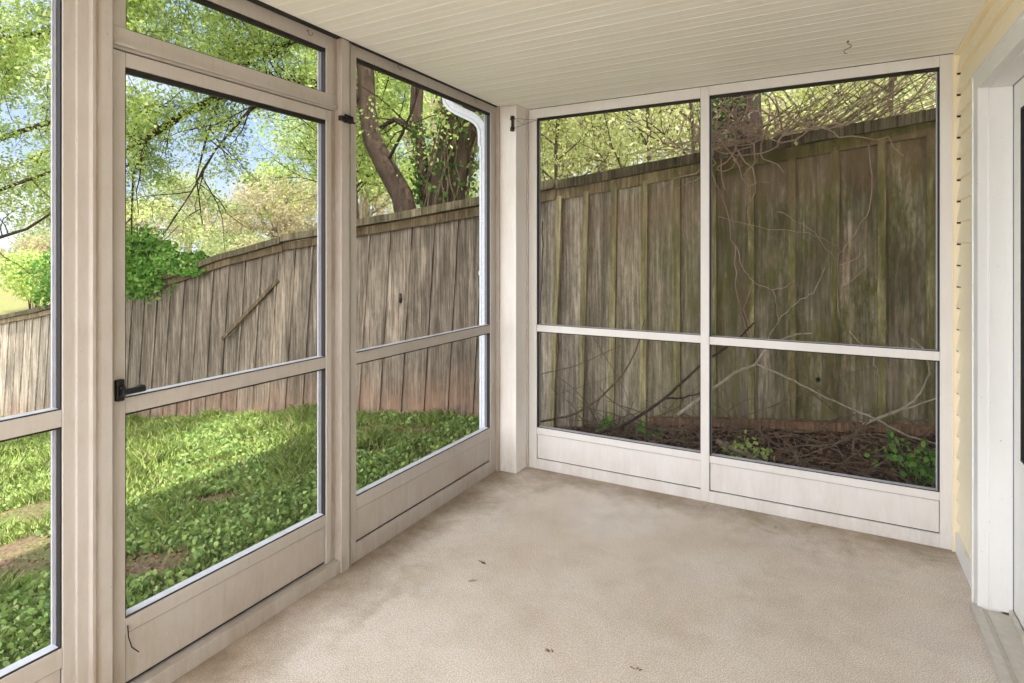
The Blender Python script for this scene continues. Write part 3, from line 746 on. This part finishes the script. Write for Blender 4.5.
tree_thin(-8.6, 8.3, -.1, 6.2, 'young leafy tree beyond the fence seen at the right edge of the screen door', 'leaf_mid', .2, 34, .07)
tree_thin(.9, 8.0, .4, 5.0, 'slender yellow green tree behind the right end of the fence', 'leaf_yellow', -.3, 22, .05)
tree_thin(-6.6, 7.2, .0, 6.0, 'leafy tree beyond the fence just left of the leaning trunk', 'leaf_mid', -.3, 26, .06)

# --- shrubs spilling over the fence
def shrub(c, R, n, label, size=.06, mat='leaf_bright', name='shrub', lumps=16, base=None):
    yb_ = max(c[1]+.2, fy(c[0])+.25); base = base or (c[0], yb_, gz(c[0], yb_)); r = empty(name, base, label, 'shrub')
    br = MB(); LV = []
    for k in range(lumps):
        d = rnd(); d /= np.linalg.norm(d); q = np.array(c)+d*np.array(R)*random.uniform(.35, .8)
        xb = base[0]+random.uniform(-.3, .3); st = np.array([xb, base[1], base[2]]); hi = max(c[2]-.1, interp(xb, FENCE_TOP)+.08)
        mid = np.array([.6*xb+.4*q[0], max(base[1], fy(xb)+.16), hi]) ; mid2 = .5*(mid+q)+np.array([0, 0, .08])
        br.tube([st, mid, mid2, q], [.014, .011, .008, .004], 5)
        rl = np.array(R)*random.uniform(.28, .45); m = n//lumps
        dd = RNG.normal(size=(m, 3)); dd /= np.linalg.norm(dd, axis=1)[:, None]; dd *= (RNG.random(m)**.5*1.25+.12*RNG.normal(size=m))[:, None]
        LV.append(q+dd*rl)
        for _ in range(6):
            e = q+rnd(1)*rl*.8; br.tube([q, .5*(q+e)+rnd(.04), e], [.004, .003, .002], 4, cap=False)
    br.build('stems', M['bark_dark'], r); add_leaves('foliage', np.concatenate(LV), size, M[mat], r, aspect=.65)
shrub((-8.3, 4.45, 1.30), (1.1, .35, .50), 11000, 'bright green shrub spilling over the fence, seen through the screen door', .055, lumps=34)
shrub((-6.95, 4.35, 1.32), (.50, .22, .16), 2000, 'small bright green shrub tip trailing along the fence cap', .05, lumps=12)
shrub((-10.6, 4.8, 1.05), (.75, .5, .5), 7500, 'bright green shrub over the fence, seen through the leftmost panel', .06, lumps=24)
for c_, R_, n_, lab_, mt_ in [((-13.5, 6.4, .55), (1.5, .8, .5), 5000, 'low yellow green bush beyond the fence at the far left', 'leaf_yellow'),
   ((-19, 8.2, .8), (2.4, 1, .8), 7000, 'wide loose bush behind the fence low in the leftmost panel', 'leaf_mid'), ((-24, 9.5, 1.2), (2.6, 1, 1.1), 7000, 'tan twiggy bush farthest left beyond the fence', 'leaf_tan'),
   ((-28, 13.5, 1.5), (3.5, 1, 1.5), 8000, 'broad pale hedge bush beyond the low bushes at the far left', 'leaf_far'), ((-20, 14.5, 1.4), (3.0, 1, 1.3), 7000, 'pale hedge bush above the fence left in the screen door view', 'leaf_far'),
   ((-14, 11.5, 1.2), (2.4, 1, 1.0), 7000, 'tan hedge bush just above the fence cap in the screen door view', 'leaf_tan'), ((-9.5, 9.5, 1.0), (1.8, .8, .9), 6000, 'yellow green bush above the fence beside the thin post', 'leaf_yellow')]:
    shrub(c_, R_, n_, lab_, .09, mt_, 'bush', 16)

# --- background trees
def crown_tree(x, y, h, R, n, label, mat, size, bark='bark_pale', squash=.8, bare=14):
    z0 = gz(x, y); r = empty('background_tree', (x, y, z0), label, 'tree', None)
    c = np.array([x, y, z0+h-R*squash]); mb = MB(); mb.tube([(x, y, z0-.2), (x+.1, y, z0+h*.4), (c[0], c[1], c[2]+R*.3)], [.16+R*.03, .12+R*.02, .04], 8)
    mb.build('trunk', M[bark], r); br = MB(); LV = []
    L_ = 26; n = int(n*1.7); size *= .66
    for k in range(L_):
        d = rnd(); d /= np.linalg.norm(d); d[2] = d[2]*.9+.05
        q = c+d*np.array([R, R, R*squash])*random.uniform(.45, .95)
        st = np.array([x, y, z0+h*random.uniform(.25, .7)]); mid = .5*(st+q)+rnd(.2)
        br.tube([st, mid, q], [.05, .03, .012], 5, cap=False)
        for _ in range(bare//2):
            e = q+rnd(R*.2); br.tube([mid+(q-mid)*random.random(), .5*(q+e)+rnd(.08), e], [.014, .01, .006], 4, cap=False)
        m = n//L_; dd = RNG.normal(size=(m, 3)); dd /= np.linalg.norm(dd, axis=1)[:, None]; dd *= (RNG.random(m)**.5)[:, None]
        LV.append(q+dd*np.array([R, R, R*squash*.8])*random.uniform(.28, .42))
    br.build('branches', M[bark], r); add_leaves('foliage', np.concatenate(LV), size, M[mat], r)
bgs = [
 (-4.8, 13.5, 6.6, 2.6, 12000, 'leaf_yellow', .12, 'yellow green tree behind the corner post, beyond the fence'),
 (-.9, 13.0, 6.4, 2.6, 12000, 'leaf_yellow', .12, 'yellow green tree behind the mullion of the back wall'),
 (-2.8, 17.0, 8.0, 3.0, 9000, 'leaf_tan', .14, 'tan budding tree behind the left back panel'),
 (2.6, 12.0, 6.4, 2.8, 12000, 'leaf_yellow', .12, 'yellow green tree behind the right end of the back fence'),
 (1.2, 17.0, 8.5, 3.2, 9000, 'leaf_far', .15, 'pale green tree far behind the right back panel'),
 (-9.2, 12.5, 7.4, 2.7, 12000, 'leaf_mid', .12, 'fresh green tree behind the two trunks left of the downspout'),
 (-7.0, 16.0, 8.5, 3.0, 10000, 'leaf_mid', .14, 'tall green tree far behind the ivy covered trunk'),
 (-14.0, 15.0, 7.0, 2.7, 9000, 'leaf_mid', .14, 'green tree beyond the fence at the right side of the screen door view'),
 (-20.5, 17.0, 5.0, 2.6, 6000, 'leaf_tan', .16, 'tan budding tree above the fence in the middle of the screen door view'),
 (-24.5, 21.0, 6.3, 2.4, 6000, 'leaf_mid', .18, 'rounded green tree in the distance above the fence in the screen door view'),
 (-30.0, 20.0, 5.6, 3.0, 6000, 'leaf_far', .18, 'pale hazy tree left of the rounded green tree in the screen door view'),
 (-20.0, 11.0, 3.6, 2.0, 6000, 'leaf_yellow', .13, 'yellow green tree behind the bright shrub at the left of the screen door view'),
 (-34.0, 15.5, 4.5, 2.6, 6000, 'leaf_far', .16, 'pale yellow tree low in the leftmost panel'),
 (-16.5, 23.0, 6.4, 3.0, 6000, 'leaf_far', .18, 'hazy tree in the distance just above the fence cap'),
 (-38.0, 24.0, 7.0, 3.6, 6000, 'leaf_far', .2, 'pale far tree at the upper part of the leftmost panel'),
 (-24.0, 27.0, 7.2, 3.6, 5000, 'leaf_tan', .2, 'tan far tree on the skyline behind the rounded green tree'),
 (-12.0, 25.0, 9.0, 3.6, 6000, 'leaf_far', .2, 'pale far tree between the leaning trunk and the slender young tree'),
 (6.0, 18.0, 9.0, 3.6, 7000, 'leaf_mid', .16, 'green far tree at the right edge of the back panel'),
]
for x, y, h, R, n, mat, size, lab in bgs: crown_tree(x, y, h, R, n, lab, mat, size)

# --- bare vine tangle on top of the back fence
def vine_tangle():
    r = empty('tangled_vine', (-.55, 4.3, .35), 'bare pinkish vine tangle lying over the cap of the back fence', 'vine')
    mb = MB()
    mb.tube([(-.75,4.35,.3),(-.8,4.36,1.2),(-.7,4.32,2.0),(-.6,4.28,2.25)], [.03,.025,.02,.018], 7)
    for k in range(70):
        x = random.gauss(-.55, .16); p = (x, 4.2+random.gauss(0, .08), ft(x)+random.uniform(0, .12))
        d = (random.gauss(0, .6), random.gauss(0, .4), random.uniform(-.1, 1))
        q = wander(p, d, random.uniform(.2, .6), 7, .35, .02); mb.tube(q, np.linspace(.006, .003, len(q)), 5, cap=False)
    # long loops lying over the cap and rail
    for k in range(26):
        x = random.uniform(-.78, -.05); z = ft(x)+.01; y = 4.05+random.uniform(-.03, .05)
        q = wander((x, y, z), (random.uniform(-1, 1), -.3, random.uniform(-.7, .1)), random.uniform(.3, .7), 9, .38, -.01)
        q = [(a, min(b, 4.055), c) for a, b, c in q]
        mb.tube(q, np.linspace(.0055, .0028, len(q)), 5, cap=False)
    mb.build('vine_stems', M['vine'], r)
    mb = MB()
    # fan of whips rising to the right
    for k in range(85):
        x = random.uniform(-.5, .45); p = (x, 4.3+random.uniform(-.1, .7), ft(x)-.02+random.uniform(0, .1))
        d = (random.uniform(.55, 1.3), random.gauss(0, .15), random.uniform(.3, 1.0))
        q = wander(p, d, random.uniform(.4, 1.1), 6, .1, -.01); mb.tube(q, np.linspace(.0038, .0018, len(q)), 4, cap=False)
        if k % 2: 
            e = wander(q[3], (random.gauss(0, .5), 0, random.uniform(.2, 1)), .3, 4, .2, 0); mb.tube(e, .0025, 4, cap=False)
    mb.build('whips', M['twig'], r)
    LV = [np.array([random.gauss(-.6, .2), 4.2+random.gauss(0, .1), random.uniform(2.05, 2.6)]) for _ in range(150)]
    add_leaves('new_leaves', LV, .035, M['leaf_yellow'], r)
vine_tangle()

# --- creepers hanging on the fence face (world points on a plane just before the boards)
fx = lambda pts: [(x, 4.09, z) for x, z in pts]
def creeper(paths, label, rad=.006, mat='vine'):
    r = empty('creeper_stem', (paths[0][0][0], 4.09, paths[0][0][1]), label, 'vine', 'dead creeper stems on the back fence')
    mb = MB()
    for pth in paths:
        P = np.array(fx(pth)); t = np.linspace(0, len(P)-1, len(P)*4); 
        Q = np.stack([np.interp(t, np.arange(len(P)), P[:, i]) for i in range(3)], 1); Q[1:-1] += RNG.normal(size=Q[1:-1].shape)*.004
        Q[:, 1] = np.minimum(Q[:, 1], 4.10)
        mb.tube(Q, np.linspace(rad*.72, rad*.4, len(Q)), 6, cap=False)
    mb.build('stem', M[mat], r, smooth=True)
creeper([[(-.70,2.0),(-.62,1.80),(-.57,1.55),(-.50,1.34),(-.44,1.26),(-.33,1.22),(-.30,1.13),(-.29,1.0)], [(-.55,1.5),(-.545,1.2),(-.50,1.02),(-.43,.80)], [(-.44,1.26),(-.50,1.1),(-.45,.9)], [(-.33,1.22),(-.24,1.24),(-.20,1.28)]], 'long creeper stem hanging from the vine tangle down the mossy boards')
creeper([[(.20,2.10),(.22,1.9),(.20,1.72),(.12,1.55),(.045,1.45),(.035,1.2),(.05,1.05)], [(.045,1.38),(.14,1.42),(.16,1.46)], [(.05,1.22),(.13,1.3),(.18,1.36)]], 'forked brown creeper climbing the boards nearest the right end of the back fence')
creeper([[(-.40,.83),(-.30,1.0),(-.17,1.16),(-.09,1.2),(-.03,1.36)]], 'pale curved branch rising diagonally across the mossy board', .006, 'twig_pale')
creeper([[(-.66,1.7),(-.40,1.62),(-.12,1.58),(.03,1.5)], [(-.3,1.72),(-.1,1.6),(.02,1.42)]], 'thin stem crossing the boards nearly level', .0035)
creeper([[(-2.0,1.85),(-1.99,1.5),(-2.0,1.1),(-2.01,.6)], [(-1.96,1.7),(-1.97,1.2),(-1.99,.5)]], 'thin dark stems beside the corner post on the fence', .006, 'bark_dark')
creeper([[(.1,.98),(.22,.84),(.25,.72)]], 'short pale peeling twig on the right boards', .005, 'twig_pale')

# --- fallen and standing branches in the bed between porch and fence
def branch(name, paths, label, rad, mat='twig', group='dead branches in the bed'):
    p0 = paths[0][0]; r = empty(name, p0, label, 'branch', group); mb = MB()
    for k, pth in enumerate(paths):
        P = np.array(pth, float); t = np.linspace(0, len(P)-1, len(P)*4)
        Q = np.stack([np.interp(t, np.arange(len(P)), P[:, i]) for i in range(3)], 1)
        for _ in range(2): Q[1:-1] = .25*Q[:-2]+.5*Q[1:-1]+.25*Q[2:]
        Q += RNG.normal(size=Q.shape)*.002
        rr = rad if k == 0 else rad*.6
        mb.tube(Q, np.linspace(rr, rr*.45, len(Q)), 6)
    mb.build('wood', M[mat], r, smooth=True)
branch('fallen_branch', [[(-.86,3.78,.42),(-.70,3.86,.55),(-.62,3.9,.62),(-.50,3.92,.72),(-.40,3.92,.76),(-.36,3.93,.86),(-.22,3.95,.95),(-.1,3.96,.97)], [(-.40,3.92,.76),(-.2,3.93,.68),(-.03,3.94,.60),(.12,3.94,.54),(.24,3.93,.50)], [(.24,3.93,.50),(.36,3.94,.43),(.5,3.95,.40),(.62,3.95,.38)], [(.12,3.94,.54),(.24,3.93,.50)]], 'long pale branch arching right across the bottom of the right boards', .011, 'twig_pale')
branch('fallen_branch', [[(.16,3.90,.47),(.26,3.92,.52),(.40,3.96,.60),(.46,3.98,.70),(.49,3.98,.80),(.46,3.98,.92),(.40,3.98,.97)], [(.26,3.92,.52),(.42,3.95,.60),(.56,3.95,.68),(.7,3.95,.76)]], 'pale looping branch at the right end of the bed', .008, 'twig_pale')
branch('fallen_branch', [[(-1.9,3.8,.22),(-1.62,3.85,.29),(-1.42,3.88,.43),(-1.25,3.9,.62),(-1.16,3.92,.80),(-1.12,3.95,1.0)], [(-1.42,3.88,.43),(-1.47,3.86,.30),(-1.48,3.84,.2)]], 'curved upright branch leaning in front of the boards left of the mullion', .009)
branch('fallen_branch', [[(-1.45,3.75,.20),(-1.2,3.8,.30),(-.95,3.85,.50),(-.75,3.9,.72),(-.5,3.92,.92),(-.42,3.95,1.02)], [(-.95,3.85,.5),(-.85,3.9,.5),(-.7,3.95,.56)]], 'dark branch slanting up to the right behind the mullion', .012, 'bark_dark')
branch('fallen_branch', [[(-1.9,3.9,.55),(-1.65,3.95,.62),(-1.45,3.98,.72),(-1.3,4.0,.80)], [(-1.5,3.95,.86),(-1.38,3.96,.68),(-1.28,3.97,.52),(-1.24,3.97,.42)], [(-1.75,3.93,.42),(-1.55,3.95,.50),(-1.3,4.0,.60)]], 'thin bare twig fork before the left boards', .004)
branch('fallen_branch', [[(-.3,3.74,.19),(-.16,3.8,.26),(0,3.85,.33),(.12,3.88,.42),(.2,3.9,.5)], [(-.3,3.74,.19),(-.32,3.76,.34),(-.36,3.8,.46)], [(-.16,3.8,.26),(-.2,3.8,.4)]], 'forked stick standing in the mulch left of the pale branch crossing', .007)
branch('fallen_branch', [[(-.62,3.78,.29),(-.45,3.76,.24),(-.25,3.70,.20),(.05,3.68,.17)]], 'thick dead stick lying along the sill behind the mullion', .016, 'bark_pale')
branch('fallen_branch', [[(.12,3.70,.15),(.2,3.78,.27),(.32,3.82,.34),(.42,3.84,.37)]], 'small forked stick rising from the sill at the right', .006)
branch('fallen_branch', [[(-.55,3.85,.40),(-.3,3.9,.52),(-.12,3.95,.62),(-.02,3.97,.66)], [(-.12,3.95,.58),(0,3.96,.7),(.18,3.97,.78),(.32,3.97,.8)]], 'slender tan twig crossing the pale branch', .005)
def brush(x0, x1, n, label):
    mb = MB()
    for k in range(n):
        x = random.uniform(x0, x1); y = random.uniform(3.64, 4.05); z = gz(x, y)+random.uniform(.0, .10)
        q = wander((x, y, z), (random.gauss(0, 1), random.gauss(0, .25), random.gauss(.05, .25)), random.uniform(.15, .55), 6, .2, .0)
        q = [(a, min(max(b, 3.62), 4.07), max(c, gz(a, min(max(b, 3.62), 4.07))+.004)) for a, b, c in q]
        mb.tube(q, np.linspace(random.uniform(.003, .007), .002, len(q)), 4, cap=False)
    tag(mb.build('brushwood', M['twig']), label, 'twigs', kind='stuff')
brush(-1.55, .55, 230, 'fine dead twigs littering the dark bed behind the porch')
# dry leaf litter
C = []
for k in range(5200):
    x = random.uniform(-2.0, .75); y = random.uniform(3.6, 4.1); C.append((x, y, gz(x, y)+random.uniform(.002, .022)))
V, F_ = leaf_arrays(C, .028, tilt=.25, six=True); tag(link_mesh('leaf_litter', V, F_, M['moss_fluff']), 'dark leaf litter covering the bed behind the porch', 'litter', kind='stuff')

# --- small plants in the bed
def plant(x, y, h, R, n, label, size=.035, mat='weed', name='weed_plant'):
    z0 = gz(x, y); r = empty(name, (x, y, z0), label, 'plant', 'weeds in the bed behind the porch'); st = MB(); LV = []
    for k in range(max(5, n//12)):
        e = np.array([x+random.gauss(0, R*.55), y+random.gauss(0, R*.3), z0+h*random.uniform(.4, 1)]); b = np.array([x+random.gauss(0, .02), y, z0-.01])
        st.tube([b, .5*(b+e)+rnd(.01), e], [.003, .0022, .0015], 4, cap=False)
        for _ in range(12): q_ = e+rnd(R*.2)*np.array([1, .8, .8])-np.array([0, 0, random.random()*h*.3]); q_[1] = max(q_[1], 3.625); q_[2] = max(q_[2], z0+.004); LV.append(q_)
    st.build('stems', M['leaf_ivy'], r); add_leaves('leaves', LV, size, M[mat], r, six=True, aspect=.85, tilt=.5)
plant(.40, 3.82, .28, .12, 200, 'tall leafy weed at the right end of the bed', .034, 'leaf_bright')
plant(.36, 3.70, .12, .10, 120, 'low leafy weed at the foot of the tall one by the sill', .034)
plant(-.45, 3.80, .18, .14, 160, 'loose green weed just right of the mullion', .028, 'leaf_mid')
plant(-1.42, 3.95, .17, .06, 90, 'bright little weed at the fence foot left of the mullion', .03, 'leaf_bright')
plant(-1.12, 3.95, .10, .09, 90, 'small weed beside the end of the bottom board', .03, 'leaf_bright')
plant(-1.83, 3.85, .12, .09, 110, 'low clump of weed near the corner post in the back panel', .026)
plant(-1.99, 3.95, .50, .03, 60, 'narrow climbing weed right beside the corner post', .03, 'leaf_ivy')
plant(-.02, 3.68, .05, .16, 110, 'flat creeping weed along the sill of the right back panel', .03)
plant(-.28, 3.68, .08, .07, 60, 'small round weed by the sill right of the mullion', .028, 'leaf_bright')

# ------------------------------------------------------------------ lawn
def fbm(x, y, seed=0):
    v = 0; a = 1
    r = np.random.default_rng(seed); 
    for o in range(4):
        ph = r.random(4)*6.28; k = 1.1*2**o
        v += a*(np.sin(x*k*1.3+y*k*.7+ph[0])*np.cos(y*k*1.1-x*k*.4+ph[1])+.5*np.sin((x+y)*k*1.7+ph[2])); a *= .6
    return v/2.4
gzv = np.vectorize(gz); fyv = np.vectorize(fy)
DIRT = [(-3.85,1.45,.55,.28,.4),(-2.95,1.66,.26,.15,.4),(-4.9,1.85,.6,.22,.5),(-3.4,2.35,.25,.12,.4),(-4.2,2.9,.3,.12,.5),(-3.3,3.75,.5,.16,0),(-4.6,3.4,.3,.1,.2),(-3.0,3.3,.18,.1,0)]
def bare(x, y):
    b = np.zeros_like(x)
    for cx, cy, rx, ry, a in DIRT:
        dx = (x-cx)*math.cos(a)+(y-cy)*math.sin(a); dy = -(x-cx)*math.sin(a)+(y-cy)*math.cos(a)
        b = np.maximum(b, 1.35-np.sqrt((dx/rx)**2+(dy/ry)**2))
    return b
def scatter(n, power=2.0):
    x = -2.1-11.5*RNG.random(n)**power; y = -.2+4.9*RNG.random(n); k = y < fyv(x)-.03; return x[k], y[k]
def grass_blades(n):
    x, y = scatter(n, 1.7); b = bare(x, y)+.35*fbm(x, y, 3); k = (b < .35) & (RNG.random(len(x)) > .25+.5*(fbm(x*1.3, y*1.3, 5) < -.15)); x, y = x[k], y[k]
    z = gzv(x, y); m = len(x); clump = .5+.5*np.clip(fbm(x*2, y*2, 9)+.2, 0, 1)
    h = (.045+.07*RNG.random(m))*clump*1.1*(1+.12*(-x-2)); a = RNG.random(m)*6.283; w = (.0022+.0014*RNG.random(m))*(1+.22*(-x-2))
    ln = h*(.25+.7*RNG.random(m)); dx, dy = np.cos(a), np.sin(a)
    px, py = -dy, dx; B = np.stack([x, y, z-.005], 1)
    v0 = B+np.stack([px*w, py*w, 0*w], 1); v1 = B-np.stack([px*w, py*w, 0*w], 1)
    mid = B+np.stack([dx*ln*.35, dy*ln*.35, h*.6], 1); v2 = mid-np.stack([px*w, py*w, 0*w], 1)*.8; v3 = mid+np.stack([px*w, py*w, 0*w], 1)*.8
    tip = B+np.stack([dx*ln, dy*ln, h], 1)
    V = np.stack([v0, v1, v2, tip, v3], 1).reshape(-1, 3); return V, np.arange(m*5).reshape(m, 5)
V, F_ = grass_blades(210000)
tag(link_mesh('lawn_grass', V, F_, M['grass']), 'green lawn grass growing between porch and fence', 'grass', kind='stuff')
x, y = scatter(150000, 1.7); b = bare(x, y)+.3*fbm(x, y, 4); f = fbm(x*.9+3, y*.9, 21); k = (b < .45) & (f+.35*RNG.normal(size=len(x)) > .05-.25*(x > -3.6)); x, y = x[k], y[k]
C = np.stack([x, y, gzv(x, y)+.012+.045*RNG.random(len(x))], 1)
V, F_ = leaf_arrays(C, 1.0, tilt=.35, six=True, aspect=.9, var=.0)
n = len(C); s = (.016+.016*RNG.random(n))*(1+.08*(-x-2)); V = (V.reshape(n, 6, 3)-C[:, None])*s[:, None, None]+C[:, None]
tag(link_mesh('lawn_weeds', V.reshape(-1, 3).astype(np.float32), F_, M['weed']), 'broad leaved weeds and clover mixed through the lawn', 'weeds', kind='stuff')
x, y = scatter(26000, 1.7); C = np.stack([x, y, gzv(x, y)+.006+.006*RNG.random(len(x))], 1); k = bare(x, y) > .1; C = C[k]
V, F_ = leaf_arrays(C, .02, tilt=.3, six=True); tag(link_mesh('soil_crumbs', V, F_, M['moss_fluff']), 'dry crumbs and dead leaves on the bare soil patches', 'litter', kind='stuff')

# tiny dry debris lying on the porch floor
def debris(x, y, s, label):
    mb = MB(); V = []
    for k in range(4):
        a = random.uniform(0, 6.28); c = np.array([x+random.gauss(0, s*.5), y+random.gauss(0, s*.3), .003])
        mb.tube([c, c+np.array([math.cos(a)*s, math.sin(a)*s*.6, .003])], [.0025, .0012], 5)
    tag(mb.build('leaf_scrap', M['moss_fluff']), label, 'leaf scrap', 'dry scraps on the porch floor')
debris(-1.42, 2.33, .02, 'dark crumbled scrap on the floor nearest the thin post')
debris(-.90, 1.93, .016, 'dark crumbled scrap in the middle of the floor')
debris(-.60, 1.99, .012, 'pair of tiny dark scraps right of the middle of the floor')
debris(-.73, 1.47, .014, 'dark scrap near the lower middle of the floor')

# ------------------------------------------------------------------ light
sun = bpy.data.lights.new('sun', 'SUN'); so = bpy.data.objects.new('sun', sun); COL.objects.link(so)
from mathutils import Vector
SD = Vector((1.0, -.55, 2.1)).normalized()
so.rotation_euler = SD.to_track_quat('Z', 'Y').to_euler(); sun.energy = 6.5; sun.angle = math.radians(1.2); sun.color = (1.0, .95, .87)

w = bpy.data.worlds.new('sky'); SC.world = w; w.use_nodes = True; t = w.node_tree; N = t.nodes; L = t.links
bg = N['Background']; tc = N.new('ShaderNodeTexCoord'); v = tc.outputs['Generated']
s = N.new('ShaderNodeSeparateXYZ'); L.new(v, s.inputs[0])
blue = ramp(N, L, maprange(N, L, s.outputs['Z'], -.05, .9), [(0, (.74, .82, .96, 1)), (.25, (.42, .58, .93, 1)), (1, (.30, .46, .88, 1))])
cl = noise(N, L, scaled(N, L, v, (1, 1, 2.2)), 2.2, 7, .6, .3)
c = mix(N, L, maprange(N, L, cl, .48, .66), blue, (.95, .97, 1.0, 1))
# brighter unseen sky added behind the camera to light the porch inside
dn = N.new('ShaderNodeVectorMath'); dn.operation = 'DOT_PRODUCT'; L.new(v, dn.inputs[0]); dn.inputs[1].default_value = Vector((.25, -.85, .45)).normalized()
gl = maprange(N, L, dn.outputs['Value'], -.15, .75)
st = math_(N, L, 'ADD', 1.0, math_(N, L, 'MULTIPLY', gl, 2.0))
c = mix(N, L, math_(N, L, 'MULTIPLY', gl, .85), c, (1.0, .985, .97, 1))
L.new(c, bg.inputs['Color']); L.new(st, bg.inputs['Strength'])

# ------------------------------------------------------------------ camera
cam = bpy.data.cameras.new('camera'); co = bpy.data.objects.new('camera', cam); COL.objects.link(co)
co.location = (0, 0, CAM_H); co.rotation_euler = (math.pi/2, 0, .4998)
cam.sensor_width = 36; cam.lens = 582.96/1024*36; cam.shift_y = -(341.5-253.65)/1024; cam.clip_start = .02; cam.clip_end = 300
SC.camera = co
SC.view_settings.view_transform = 'Standard'; SC.view_settings.look = 'None'; SC.view_settings.gamma = 1
SC.view_settings.use_curve_mapping = False; SC.view_settings.exposure = .58
SC.cycles.max_bounces = 10; SC.cycles.diffuse_bounces = 5; SC.cycles.transparent_max_bounces = 16
SC.cycles.use_denoising = True; SC.cycles.sample_clamp_indirect = 6
